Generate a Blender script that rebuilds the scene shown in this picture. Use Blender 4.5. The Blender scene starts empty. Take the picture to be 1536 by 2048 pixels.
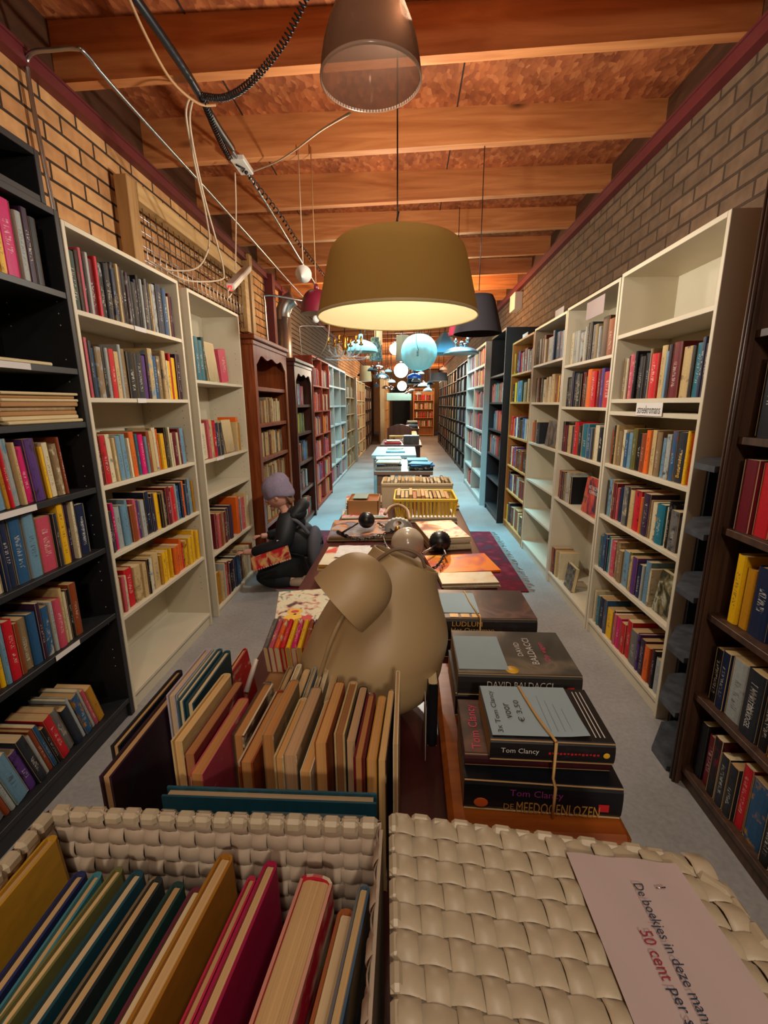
import bpy, math, random
from mathutils import Vector, Matrix
PI = math.pi
random.seed(7)
C = bpy.context.scene.collection
sc = bpy.context.scene

# ------------------------------------------------------------------ camera
F, PITCH, YAW, ROLL, EYE = 908.889, .233380, -.0518582, -.00722737, 1.36
_f = Vector((math.sin(YAW)*math.cos(PITCH), math.cos(YAW)*math.cos(PITCH), -math.sin(PITCH)))
_r = Vector((math.cos(YAW), -math.sin(YAW), 0)); _u = _r.cross(_f)
RT = _r*math.cos(ROLL) + _u*math.sin(ROLL); UP = -_r*math.sin(ROLL) + _u*math.cos(ROLL); FW = _f
cam_d = bpy.data.cameras.new('camera'); cam = bpy.data.objects.new('camera', cam_d); C.objects.link(cam)
cam_d.sensor_fit = 'HORIZONTAL'; cam_d.sensor_width = 36; cam_d.lens = F*36/1536
cam_d.clip_start = .02; cam_d.clip_end = 100
m = Matrix((RT, UP, -FW)).transposed().to_4x4(); m.translation = (0, 0, EYE); cam.matrix_world = m
sc.camera = cam

def at(x, y, X=None, Y=None, Z=None):
    """the point of the room seen at a place of the photograph, on a plane of the room"""
    d = RT*((x-768)/F) + UP*(-(y-1024)/F) + FW
    o = Vector((0, 0, EYE))
    t = X/d.x if X is not None else Y/d.y if Y is not None else (Z-EYE)/d.z
    return o + d*t
def project(p):
    q = Vector(p)-Vector((0, 0, EYE)); z = q.dot(FW)
    return (768+F*q.dot(RT)/z, 1024-F*q.dot(UP)/z, z) if z > .05 else (-9999, -9999, z)

# ------------------------------------------------------------------ world, lights, exposure
sc.view_settings.view_transform = 'Standard'; sc.view_settings.look = 'None'
sc.view_settings.gamma = 1; sc.view_settings.use_curve_mapping = False
sc.view_settings.exposure = 0.5
w = bpy.data.worlds.new('world'); sc.world = w; w.use_nodes = True
w.node_tree.nodes['Background'].inputs[0].default_value = (.55, .6, .7, 1)
w.node_tree.nodes['Background'].inputs[1].default_value = .12

def light(name, kind, loc, power, col, size=.1, size_y=None, rot=(0, 0, 0), spread=None):
    d = bpy.data.lights.new(name, kind); d.energy = power; d.color = col
    if kind == 'AREA':
        d.size = size
        if spread: d.spread = spread
        if size_y: d.shape = 'RECTANGLE'; d.size_y = size_y
    else: d.shadow_soft_size = size
    o = bpy.data.objects.new(name, d); o.location = loc; o.rotation_euler = rot; C.objects.link(o); return o
light('lamp_behind_viewer', 'POINT', (.25, -1.8, 2.30), 52, (1, .87, .70), .10)
light('tube_behind_viewer', 'AREA', (.0, -.7, 2.70), 9, (1, .9, .76), .12, 1.3)
light('bell_bulb', 'POINT', (-.04, 1.42, 2.33), 1.3, (1, .90, .74), .03)
light('shade_bulb', 'POINT', (-.03, 1.70, 1.80), 3.6, (1, .88, .66), .03)
light('added_key_behind_shade', 'POINT', (.02, 2.38, 1.96), 40, (1, .93, .80), .04)  # added key light for table and shelves, hidden by the drum shade
light('added_fill_over_comics', 'POINT', (-.12, 3.7, 2.16), 13, (1, .88, .70), .05)  # added light, no bulb seen here; kept out of view behind the shade
light('cool_tube', 'AREA', (.05, 5.1, 2.72), 52, (.22, .78, 1.0), 1.6, .15, spread=1.5)
light('cool_tube', 'AREA', (.05, 7.4, 2.72), 52, (.40, .88, 1.0), 1.6, .15, spread=2.0)
light('cool_tube', 'AREA', (.05, 9.4, 2.74), 45, (.5, .9, 1.0), 1.6, .15, spread=2.2)
light('warm_bulb', 'POINT', (.55, 6.2, 2.45), 45, (1, .6, .28), .06)
light('warm_bulb', 'POINT', (-.7, 5.9, 2.5), 22, (1, .66, .34), .06)
light('far_bulb', 'POINT', (-.1, 11.6, 2.15), 70, (1, .85, .66), .1)
light('far_bulb', 'POINT', (-.1, 14.5, 2.3), 60, (1, .82, .62), .1)
light('end_bulb', 'POINT', (.5, 18.3, 2.3), 90, (1, .66, .36), .1)

# ------------------------------------------------------------------ materials
def lin(c):
    if isinstance(c, str): c = tuple(int(c[i:i+2], 16) for i in (0, 2, 4))
    return tuple(((v/255)/12.92 if v <= 10 else (((v/255)+.055)/1.055)**2.4) for v in c[:3]) + (1,)
MATS = {}
class NT:
    def __init__(s, name, rough=.6, metal=0, spec=.5):
        s.m = bpy.data.materials.new(name); s.m.use_nodes = True; s.t = s.m.node_tree; s.n = s.t.nodes
        s.b = s.n['Principled BSDF']; s.b.inputs['Roughness'].default_value = rough
        s.b.inputs['Metallic'].default_value = metal; s.b.inputs['Specular IOR Level'].default_value = spec
        MATS[name] = s.m
    def node(s, kind, **kw):
        n = s.n.new('ShaderNode'+kind)
        for k, v in kw.items():
            if k.startswith('i_'):
                key = k[2:].replace('_', ' '); key = int(key) if key.isdigit() else key
                n.inputs[key].default_value = v
            else: setattr(n, k, v)
        return n
    def link(s, a, b): s.t.links.new(a, b)
    def coords(s, scale=(1, 1, 1), kind='Object', rot=(0, 0, 0)):
        tc = s.node('TexCoord'); mp = s.node('Mapping'); mp.inputs['Scale'].default_value = scale
        mp.inputs['Rotation'].default_value = rot
        s.link(tc.outputs[kind], mp.inputs['Vector']); return mp.outputs[0]
    def ramp(s, fac, stops):
        r = s.node('ValToRGB'); e = r.color_ramp.elements
        while len(e) < len(stops): e.new(.5)
        for i, (p, c) in enumerate(stops): e[i].position = p; e[i].color = c if len(c) == 4 else (*c, 1)
        s.link(fac, r.inputs[0]); return r.outputs[0]
    def mix(s, f, a, b, mode='MIX'):
        n = s.node('MixRGB', blend_type=mode)
        for i, v in ((0, f), (1, a), (2, b)):
            if hasattr(v, 'links'): s.link(v, n.inputs[i])
            else: n.inputs[i].default_value = v
        return n.outputs[0]
    def base(s, c):
        if hasattr(c, 'links'): s.link(c, s.b.inputs['Base Color'])
        else: s.b.inputs['Base Color'].default_value = c
    def bump(s, h, strength=.3, dist=.01):
        b = s.node('Bump'); b.inputs['Strength'].default_value = strength; b.inputs['Distance'].default_value = dist
        s.link(h, b.inputs['Height']); s.link(b.outputs[0], s.b.inputs['Normal'])
    def math(s, op, a, b=0., clamp=False):
        n = s.node('Math', operation=op, use_clamp=clamp)
        for i, v in ((0, a), (1, b)):
            if hasattr(v, 'links'): s.link(v, n.inputs[i])
            else: n.inputs[i].default_value = v
        return n.outputs[0]

def plain(name, c, rough=.55, metal=0, var=.08, scale=6, spec=.5, bump=0):
    """a colour with a little mottling"""
    t = NT(name, rough, metal, spec); c = lin(c)
    nz = t.node('TexNoise', i_Scale=scale, i_Detail=4.); t.link(t.coords(), nz.inputs['Vector'])
    a = tuple(v*(1-var) for v in c[:3])+(1,); b = tuple(min(1, v*(1+var)) for v in c[:3])+(1,)
    t.base(t.ramp(nz.outputs[0], [(.3, a), (.7, b)]))
    if bump: t.bump(nz.outputs[0], bump, .004)
    return t.m
def wood(name, c1, c2, axis=0, scale=1., rough=.5, knots=False, spec=.4):
    t = NT(name, rough, 0, spec); s = [14*scale]*3; s[axis] = 1.2*scale
    v = t.coords(tuple(s))
    nz = t.node('TexNoise', i_Scale=1.6, i_Detail=6., i_Distortion=1.2); t.link(v, nz.inputs['Vector'])
    col = t.ramp(nz.outputs[0], [(.3, lin(c1)), (.7, lin(c2))])
    if knots:
        s2 = [5.]*3; s2[axis] = 1.8
        vo = t.node('TexVoronoi', i_Scale=1.0); t.link(t.coords(tuple(s2)), vo.inputs['Vector'])
        k = t.ramp(vo.outputs['Distance'], [(.0, (1, 1, 1, 1)), (.13, (0, 0, 0, 1))])
        col = t.mix(k, col, lin((70, 34, 18)))
    t.base(col); t.bump(nz.outputs[0], .12, .003); return t.m

white = plain('white_melamine', (206, 196, 172), .45, var=.03)
white_c = plain('cool_white_melamine', (168, 174, 170), .45, var=.03)
black = plain('black_veneer', (26, 27, 30), .5, var=.15, scale=20)
black_w = plain('worn_black_wood', (62, 66, 72), .45, var=.4, scale=25)
darkbrown = wood('dark_brown_wood', (48, 30, 20), (82, 55, 38), 2)
mahog = wood('reddish_brown_wood', (98, 42, 16), (146, 72, 30), 2, rough=.35)
mahog_d = wood('deep_brown_wood', (52, 24, 16), (84, 40, 26), 2, rough=.35)
redwood = wood('red_stained_wood', (120, 44, 24), (160, 66, 38), 2)
pine = wood('yellow_pine', (168, 108, 48), (200, 138, 72), 2)
oakb = wood('beige_wood', (140, 112, 78), (172, 142, 102), 2)
greyp = plain('grey_panel', (150, 140, 125), .6)
cream = plain('cream_panel', (205, 185, 140), .55, var=.04)
joistm = wood('joist_timber', (168, 98, 50), (206, 136, 80), 0, .8, .6, knots=True)
table_m = wood('dark_red_tabletop', (52, 22, 22), (84, 38, 36), 1, 1.2, .28)
table_w = wood('grey_brown_table_wood', (120, 98, 84), (150, 126, 108), 0, 1.2, .4)
board_m = wood('orange_brown_board', (128, 62, 20), (166, 88, 30), 0, 1.4, .3)
ivory = plain('woven_ivory_plastic', (172, 158, 132), .42, var=.06, scale=60, bump=.15)
ivory_in = plain('woven_inner_plastic', (168, 150, 130), .5, var=.06, scale=60)
beige_p = plain('beige_satin_plastic', (172, 146, 104), .5, var=.03, spec=.6)
paper = plain('white_paper', (215, 210, 205), .8, var=.03)
paper_p = plain('pinkish_paper', (178, 160, 156), .8, var=.04)
paper_b = plain('pale_blue_note_paper', (150, 172, 182), .8, var=.05)
ink = plain('black_ink', (22, 26, 30), .6, var=0)
ink_b = plain('dark_blue_ink', (20, 45, 70), .6, var=0)
ink_r = plain('dark_red_ink', (140, 35, 55), .6, var=0)
gold = plain('gold_foil', (198, 152, 74), .4, .2, var=.1)
silver = plain('silver_foil', (205, 205, 200), .4, var=.05)
redf = plain('red_print', (190, 30, 40), .5, var=.05)
pinkf = plain('pink_print', (196, 40, 90), .5, var=.08)
purpf = plain('purple_print', (150, 60, 140), .5, var=.08)
orangef = plain('orange_print', (214, 96, 36), .5, var=.08)
yellowf = plain('yellow_print', (226, 176, 40), .5, var=.06)
band_m = plain('rubber_band', (190, 150, 90), .6, var=.05)
chrome = plain('chrome', (190, 192, 196), .18, 1., var=.02)
steel = plain('galvanised_steel', (170, 174, 178), .3, 1., var=.1, scale=14)
duct_m = plain('dusty_duct_steel', (150, 150, 150), .34, .8, var=.15)
redsteel = plain('red_painted_steel', (98, 32, 36), .5, var=.1)
blackpl = plain('black_plastic', (18, 19, 24), .35)
whitepl = plain('white_plastic', (205, 200, 190), .4, var=.03)
cablew = plain('off_white_cable', (196, 176, 150), .5)
cableo = plain('tan_cable', (170, 128, 84), .5)
bluepl = plain('blue_enamel', (30, 70, 150), .25)
tealf = plain('pale_turquoise_fabric', (150, 205, 208), .8, var=.06)
yellowpl = plain('yellow_plastic', (226, 190, 50), .38, var=.03)
cardb = plain('cardboard', (172, 126, 76), .8, var=.06)
maroon = plain('maroon_enamel', (96, 18, 36), .35)
darkfab = plain('black_fabric', (24, 18, 26), .9)
goldm = plain('brass', (190, 140, 60), .25, .9)
skinm = plain('skin', (205, 150, 128), .6, var=.03)
hatm = plain('lilac_grey_knit', (134, 124, 146), .9, var=.12, scale=90, bump=.3)
jacket = plain('black_jacket_fabric', (17, 22, 26), .6, var=.25, scale=14, bump=.2)
trous = plain('black_trouser_fabric', (12, 16, 20), .8, var=.2)
packm = plain('grey_backpack_fabric', (86, 86, 96), .8, var=.1)
shoem = plain('metallic_beige_leather', (190, 168, 146), .25, .5, var=.12)
hairm = plain('light_brown_hair', (120, 84, 54), .6)
page_m = None

def mk_pages():
    t = NT('page_block', .85, 0, .1)
    at_ = t.node('Attribute', attribute_name='col')
    wv = t.node('TexNoise', i_Scale=1., i_Detail=2.); t.link(t.coords((3, 900, 3)), wv.inputs['Vector'])
    k = t.ramp(wv.outputs[0], [(.3, (.78, .78, .78, 1)), (.7, (1.06, 1.06, 1.06, 1))])
    t.base(t.mix(1., at_.outputs['Color'], k, 'MULTIPLY')); return t.m
page_m = mk_pages()

def mk_cover():
    """printed book cover: ground colour, patches of a second colour and a line of small print down the spine, from attributes"""
    t = NT('book_cover', .5, 0, .3)
    c1 = t.node('Attribute', attribute_name='col').outputs['Color']
    c2 = t.node('Attribute', attribute_name='col2').outputs['Color']
    sd = t.node('Attribute', attribute_name='seed').outputs['Fac']
    uv = t.node('UVMap', uv_map='uv'); sp = t.node('SeparateXYZ'); t.link(uv.outputs[0], sp.inputs[0])
    u, v = sp.outputs[0], sp.outputs[1]
    cb = t.node('CombineXYZ'); t.link(t.math('MULTIPLY', u, .9), cb.inputs[0]); t.link(t.math('MULTIPLY', v, 3.2), cb.inputs[1])
    t.link(t.math('MULTIPLY', sd, 57.), cb.inputs[2])
    nz = t.node('TexNoise', i_Scale=1.3, i_Detail=5., i_Roughness=.65); t.link(cb.outputs[0], nz.inputs['Vector'])
    # how much of the second colour: depends on the book
    f2 = t.node('TexWhiteNoise', noise_dimensions='1D'); t.link(sd, f2.inputs['W'])
    lo = t.math('ADD', t.math('MULTIPLY', f2.outputs['Value'], .26), .50)
    patch = t.math('MULTIPLY', t.math('SUBTRACT', nz.outputs[0], lo), 9., True)
    col = t.mix(patch, c1, c2)
    fine = t.node('TexNoise', i_Scale=9., i_Detail=3.); t.link(cb.outputs[0], fine.inputs['Vector'])
    col = t.mix(.22, col, t.mix(fine.outputs[0], (.0, .0, .0, 1), (1, 1, 1, 1)), 'OVERLAY')
    # small print along the spine
    f3 = t.node('TexWhiteNoise', noise_dimensions='1D'); t.link(t.math('ADD', sd, 3.7), f3.inputs['W'])
    cb2 = t.node('CombineXYZ'); t.link(t.math('MULTIPLY', u, 3.), cb2.inputs[0]); t.link(t.math('MULTIPLY', v, 62.), cb2.inputs[1]); t.link(sd, cb2.inputs[2])
    n2 = t.node('TexNoise', i_Scale=1., i_Detail=1.); t.link(cb2.outputs[0], n2.inputs['Vector'])
    txt = t.math('GREATER_THAN', n2.outputs[0], .56)
    inu = t.math('LESS_THAN', t.math('ABSOLUTE', t.math('SUBTRACT', u, .5)), .2)
    st = t.math('ADD', t.math('MULTIPLY', f3.outputs['Value'], .25), .12)
    en = t.math('ADD', t.math('MULTIPLY', f2.outputs['Value'], .35), .5)
    inv = t.math('MULTIPLY', t.math('GREATER_THAN', v, st), t.math('LESS_THAN', v, en))
    has = t.math('MULTIPLY', t.math('GREATER_THAN', f3.outputs['Value'], .18), t.math('GREATER_THAN', sd, 0.))
    msk = t.math('MULTIPLY', t.math('MULTIPLY', txt, inu), t.math('MULTIPLY', inv, has))
    lum = t.node('RGBToBW'); t.link(c1, lum.inputs[0])
    tcol = t.mix(t.math('GREATER_THAN', lum.outputs[0], .2), (.62, .58, .48, 1), (.03, .03, .04, 1))
    col = t.mix(t.math('MULTIPLY', msk, .6), col, tcol)
    t.base(col); return t.m
cover_m = mk_cover()

def mk_art(name, cols, scale=18, rough=.35):
    """a many-coloured printed picture"""
    t = NT(name, rough); v = t.coords()
    nz = t.node('TexNoise', i_Scale=float(scale), i_Detail=3., i_Distortion=.6); t.link(v, nz.inputs['Vector'])
    n = len(cols); lo, hi = .32, .68
    stops = []
    for i, c in enumerate(cols):
        p = lo+(hi-lo)*i/max(1, n-1); stops.append((p, lin(c)))
    r = t.ramp(nz.outputs[0], stops)
    t.base(r); return t.m

def mk_brick(name, c1, c2, mort, bump=.5, rough=.85):
    t = NT(name, rough, 0, .2)
    v = t.coords((1, 1, 1), rot=(0, 0, 0))
    sp = t.node('SeparateXYZ'); t.link(v, sp.inputs[0]); cb = t.node('CombineXYZ')
    t.link(sp.outputs[1], cb.inputs[0]); t.link(sp.outputs[2], cb.inputs[1])
    b = t.node('TexBrick', offset=.5, i_Scale=1., i_Mortar_Size=.007, i_Brick_Width=.22, i_Row_Height=.075, i_Mortar_Smooth=.2, i_Bias=0.)
    b.inputs['Color1'].default_value = lin(c1); b.inputs['Color2'].default_value = lin(c2); b.inputs['Mortar'].default_value = lin(mort)
    t.link(cb.outputs[0], b.inputs['Vector'])
    nz = t.node('TexNoise', i_Scale=14., i_Detail=6.); t.link(cb.outputs[0], nz.inputs['Vector'])
    t.base(t.mix(.5, b.outputs['Color'], t.ramp(nz.outputs[0], [(.25, (.25, .25, .25, 1)), (.75, (.8, .8, .8, 1))]), 'OVERLAY'))
    h = t.math('ADD', t.math('MULTIPLY', b.outputs['Fac'], -1.), t.math('MULTIPLY', nz.outputs[0], .5))
    t.bump(h, bump, .01); return t.m
brick_l = mk_brick('tan_brick', (206, 158, 106), (178, 128, 84), (60, 48, 38))
brick_r = mk_brick('painted_brown_brick', (112, 90, 70), (94, 76, 60), (66, 54, 44), .9)
def mk_floor():
    t = NT('polished_concrete', .42, 0, .4); v = t.coords()
    a = t.node('TexNoise', i_Scale=1.3, i_Detail=8., i_Roughness=.6); t.link(v, a.inputs['Vector'])
    b = t.node('TexNoise', i_Scale=60., i_Detail=3.); t.link(v, b.inputs['Vector'])
    col = t.ramp(a.outputs[0], [(.3, lin((128, 126, 124))), (.7, lin((160, 158, 156)))])
    t.base(t.mix(.25, col, b.outputs[0], 'OVERLAY')); t.bump(a.outputs[0], .08, .01); return t.m
floor_m = mk_floor()
def mk_osb():
    t = NT('strand_board', .7, 0, .2)
    vo = t.node('TexVoronoi', i_Scale=1., i_Randomness=1.); nz = t.node('TexNoise', i_Scale=4., i_Detail=4.)
    v = t.coords((44, 22, 22), rot=(0, 0, .5)); t.link(v, vo.inputs['Vector']); t.link(t.coords(), nz.inputs['Vector'])
    a = t.ramp(vo.outputs['Color'], [(.1, lin((128, 66, 38))), (.6, lin((156, 86, 48))), (.95, lin((178, 108, 64)))])
    t.base(t.mix(.55, a, t.ramp(nz.outputs[0], [(.3, (.3, .3, .3, 1)), (.7, (.75, .75, .75, 1))]), 'OVERLAY'))
    t.bump(vo.outputs['Distance'], .4, .006); return t.m
osb = mk_osb()
def mk_rug():
    t = NT('red_rug_pile', .95, 0, .1)
    wv = t.node('TexVoronoi', i_Scale=9.); t.link(t.coords(), wv.inputs['Vector'])
    nz = t.node('TexNoise', i_Scale=120., i_Detail=2.); t.link(t.coords(), nz.inputs['Vector'])
    a = t.ramp(wv.outputs['Distance'], [(.15, lin((128, 40, 48))), (.5, lin((104, 26, 34))), (.75, lin((84, 40, 44)))])
    t.base(t.mix(.4, a, nz.outputs[0], 'OVERLAY')); t.bump(nz.outputs[0], .5, .004); return t.m
rug_m = mk_rug()
def mk_glass(name, tint, rough=.15, alpha_w=.35, frost=False):
    t = NT(name, rough, 0, .5); t.b.inputs['Base Color'].default_value = lin(tint)
    tr = t.node('BsdfTransparent'); mx = t.node('MixShader', i_0=alpha_w)
    tr.inputs[0].default_value = lin(tint)
    out = t.n['Material Output']; t.link(tr.outputs[0], mx.inputs[1]); t.link(t.b.outputs[0], mx.inputs[2]); t.link(mx.outputs[0], out.inputs[0])
    if not frost:
        wv = t.node('TexWave', wave_type='BANDS', i_Scale=1.)
    return t.m
ribglass = mk_glass('ribbed_clear_acrylic', (150, 122, 104), .10, .34, True)
glassm = mk_glass('clear_glass', (225, 228, 230), .08, .35, True)
frost = plain('frosted_glass', (176, 160, 140), .2, var=.05, spec=.7)
def mk_emit(name, col, k):
    t = NT(name, .5); t.base(lin(col)); t.b.inputs['Emission Color'].default_value = lin(col); t.b.inputs['Emission Strength'].default_value = k; return t.m
bulb_on = mk_emit('lit_opal_glass', (255, 244, 225), 6.)
red_led = mk_emit('lit_red_switch', (235, 30, 30), 2.)
def mk_shade(name, col, trans=.35, rough=.9):
    t = NT(name, rough, 0, .1); c = lin(col); t.base(c)
    tl = t.node('BsdfTranslucent'); tl.inputs[0].default_value = c; mx = t.node('MixShader', i_0=trans)
    t.link(t.b.outputs[0], mx.inputs[1]); t.link(tl.outputs[0], mx.inputs[2]); t.link(mx.outputs[0], t.n['Material Output'].inputs[0]); return t.m
shade_out = mk_shade('mustard_shade_fabric', (186, 150, 84), .22)
shade_in = mk_shade('cream_shade_lining', (225, 212, 178), .12)
teal_shade = mk_shade('turquoise_paper_shade', (178, 200, 196), .3)
opal = mk_shade('opal_white_shade', (225, 225, 220), .3)

# ------------------------------------------------------------------ mesh helpers
class MB:
    def __init__(s): s.v = []; s.f = []; s.sm = []
    def add(s, vs, fs, smooth=False):
        n = len(s.v); s.v += [tuple(v) for v in vs]; s.f += [tuple(n+i for i in f) for f in fs]; s.sm += [smooth]*len(fs); return s
    def box(s, x0, x1, y0, y1, z0, z1, M=None):
        v = [Vector((x, y, z)) for z in (z0, z1) for y in (y0, y1) for x in (x0, x1)]
        if M: v = [M@p for p in v]
        return s.add(v, [(0, 2, 3, 1), (4, 5, 7, 6), (0, 1, 5, 4), (2, 6, 7, 3), (0, 4, 6, 2), (1, 3, 7, 5)])
    def bbox(s, x0, x1, y0, y1, z0, z1, b=.003, M=None):
        """a box with chamfered edges"""
        vs, idx = [], {}
        X = (x0, x1); Y = (y0, y1); Z = (z0, z1)
        for i in (0, 1):
            for j in (0, 1):
                for k in (0, 1):
                    sx, sy, sz = (b if i == 0 else -b), (b if j == 0 else -b), (b if k == 0 else -b)
                    for a, p in enumerate(((X[i], Y[j]+sy, Z[k]+sz), (X[i]+sx, Y[j], Z[k]+sz), (X[i]+sx, Y[j]+sy, Z[k]))):
                        idx[i, j, k, a] = len(vs); vs.append(Vector(p))
        fs = []
        for i in (0, 1): fs.append([idx[i, 0, 0, 0], idx[i, 1, 0, 0], idx[i, 1, 1, 0], idx[i, 0, 1, 0]][::1 if i else -1])
        for j in (0, 1): fs.append([idx[0, j, 0, 1], idx[1, j, 0, 1], idx[1, j, 1, 1], idx[0, j, 1, 1]][::-1 if j else 1])
        for k in (0, 1): fs.append([idx[0, 0, k, 2], idx[1, 0, k, 2], idx[1, 1, k, 2], idx[0, 1, k, 2]][::1 if k else -1])
        for j in (0, 1):
            for k in (0, 1): fs.append([idx[0, j, k, 1], idx[1, j, k, 1], idx[1, j, k, 2], idx[0, j, k, 2]][::1 if j != k else -1])
        for i in (0, 1):
            for k in (0, 1): fs.append([idx[i, 0, k, 0], idx[i, 1, k, 0], idx[i, 1, k, 2], idx[i, 0, k, 2]][::-1 if i != k else 1])
            for j in (0, 1): fs.append([idx[i, j, 0, 0], idx[i, j, 1, 0], idx[i, j, 1, 1], idx[i, j, 0, 1]][::1 if i != j else -1])
        for i in (0, 1):
            for j in (0, 1):
                for k in (0, 1): fs.append([idx[i, j, k, 0], idx[i, j, k, 1], idx[i, j, k, 2]][::1 if (i+j+k) % 2 else -1])
        if M: vs = [M@v for v in vs]
        return s.add(vs, fs)
    def lathe(s, prof, n=40, M=None, smooth=True, close=False, rib=None):
        vs = []; m = len(prof)
        for i in range(n):
            a = 2*PI*i/n
            for (r, z) in prof:
                rr = r*(1+(rib*(1 if i % 2 else -1)) if rib else 1)
                p = Vector((rr*math.cos(a), rr*math.sin(a), z)); vs.append(M@p if M else p)
        fs = []
        for i in range(n):
            j = (i+1) % n
            for k in range(m-1): fs.append((i*m+k, j*m+k, j*m+k+1, i*m+k+1))
        return s.add(vs, fs, smooth)
    def tube(s, pts, r, n=8, smooth=True, cap=True):
        pts = [Vector(p) for p in pts]; vs = []; m = len(pts)
        up = Vector((0, 0, 1)); prev = None
        for i, p in enumerate(pts):
            t = (pts[min(i+1, m-1)]-pts[max(i-1, 0)]); t = t.normalized() if t.length > 1e-9 else Vector((0, 0, 1))
            if prev is None: a = t.cross(up) if abs(t.dot(up)) < .95 else t.cross(Vector((1, 0, 0)))
            else: a = prev - t*prev.dot(t)
            a.normalize(); prev = a; b = t.cross(a)
            rr = r[i] if isinstance(r, (list, tuple)) else r
            for k in range(n): q = 2*PI*k/n; vs.append(p+a*(rr*math.cos(q))+b*(rr*math.sin(q)))
        fs = [(i*n+k, i*n+(k+1) % n, (i+1)*n+(k+1) % n, (i+1)*n+k) for i in range(m-1) for k in range(n)]
        if cap: fs += [tuple(range(n))[::-1], tuple(range((m-1)*n, m*n))]
        return s.add(vs, fs, smooth)
    def ball(s, c, r, n=20, sq=(1, 1, 1), M=None):
        prof = [(r*math.sin(PI*i/(n//2)), -r*math.cos(PI*i/(n//2))) for i in range(n//2+1)]
        T = Matrix.Translation(Vector(c)) @ Matrix.Diagonal((*sq, 1))
        if M: T = M@T
        return s.lathe(prof, n, T)
    def build(s, name, mat, parent=None, M=None):
        me = bpy.data.meshes.new(name); me.from_pydata(s.v, [], s.f); me.polygons.foreach_set('use_smooth', s.sm)
        me.update(); o = bpy.data.objects.new(name, me)
        for q in (mat if isinstance(mat, (list, tuple)) else [mat]): me.materials.append(q)
        if M is not None: o.matrix_basis = M
        C.objects.link(o)
        if parent: o.parent = parent
        return o
def tag(o, label=None, cat=None, group=None, kind=None):
    if label: o['label'] = label
    if cat: o['category'] = cat
    if group: o['group'] = group
    if kind: o['kind'] = kind
    return o
def thing(name, loc, label, cat, group=None, rz=0):
    o = bpy.data.objects.new(name, None); o.empty_display_size = .05; o.location = loc; o.rotation_euler = (0, 0, rz); C.objects.link(o)
    return tag(o, label, cat, group)
def struct(name, mb, mat): return tag(mb.build(name, mat), kind='structure')
def part_world(o, parent):
    """parent while keeping world-space vertices in place (parent is unrotated)"""
    o.parent = parent; o.location = o.location-parent.location; return o
def frame(o, x, y, z):
    """matrix from an origin and three axis vectors"""
    M = Matrix((Vector(x), Vector(y), Vector(z))).transposed().to_4x4(); M.translation = Vector(o); return M
def spline(pts, n=8):
    pts = [Vector(p) for p in pts]; out = []
    for i in range(len(pts)-1):
        p0, p1, p2, p3 = pts[max(i-1, 0)], pts[i], pts[i+1], pts[min(i+2, len(pts)-1)]
        for k in range(n):
            t = k/n; out.append(.5*((2*p1)+(p2-p0)*t+(2*p0-5*p1+4*p2-p3)*t*t+(-p0+3*p1-3*p2+p3)*t**3))
    out.append(pts[-1]); return out
def text(body, L, H, c, r, u, mat, parent=None, name='lettering', lift=.0006, bold=0.):
    """flat lettering of length L and height H, centred at c, reading along r with up u"""
    cu = bpy.data.curves.new(name, 'FONT'); cu.body = body; cu.resolution_u = 2; cu.offset = bold
    tmp = bpy.data.objects.new(name, cu); me = bpy.data.meshes.new_from_object(tmp)
    bpy.data.objects.remove(tmp); bpy.data.curves.remove(cu)
    xs = [v.co.x for v in me.vertices]; ys = [v.co.y for v in me.vertices]
    cx, cy = (min(xs)+max(xs))/2, (min(ys)+max(ys))/2; w_, h_ = max(xs)-min(xs), max(ys)-min(ys)
    r = Vector(r).normalized(); u = Vector(u).normalized(); n = r.cross(u); c = Vector(c)
    for v in me.vertices:
        v.co = c + r*((v.co.x-cx)*L/w_) + u*((v.co.y-cy)*H/h_) + n*lift
    me.materials.clear(); me.materials.append(mat); me.name = name
    o = bpy.data.objects.new(name, me); C.objects.link(o)
    if parent: o.parent = parent
    return o

# ------------------------------------------------------------------ books
PAL = dict(r=(188, 20, 34), d=(98, 16, 30), m=(196, 4, 98), p=(82, 46, 116), v=(50, 26, 54), b=(34, 78, 116), n=(20, 34, 64),
    t=(14, 100, 120), l=(100, 138, 160), g=(100, 98, 96), s=(152, 158, 156), w=(200, 188, 156), c=(188, 162, 112), y=(222, 172, 10),
    Y=(176, 122, 18), o=(216, 92, 16), O=(132, 58, 24), k=(14, 15, 20), K=(34, 38, 46), e=(22, 56, 50), f=(88, 88, 40), i=(186, 70, 90),
    B=(74, 46, 32), x=(130, 108, 76))
NAMES = dict(r='red', d='dark red', m='magenta', p='purple', v='dark purple', b='blue', n='navy blue', t='teal', l='light blue', g='grey',
    s='silver grey', w='cream white', c='pale tan', y='yellow', Y='mustard', o='orange', O='rust brown', k='black', K='charcoal', e='dark green',
    f='olive', i='pink', B='brown', x='sandy brown')
PAGEC = [(206, 172, 122), (190, 156, 108), (208, 186, 144), (178, 142, 96), (196, 170, 130)]
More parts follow.
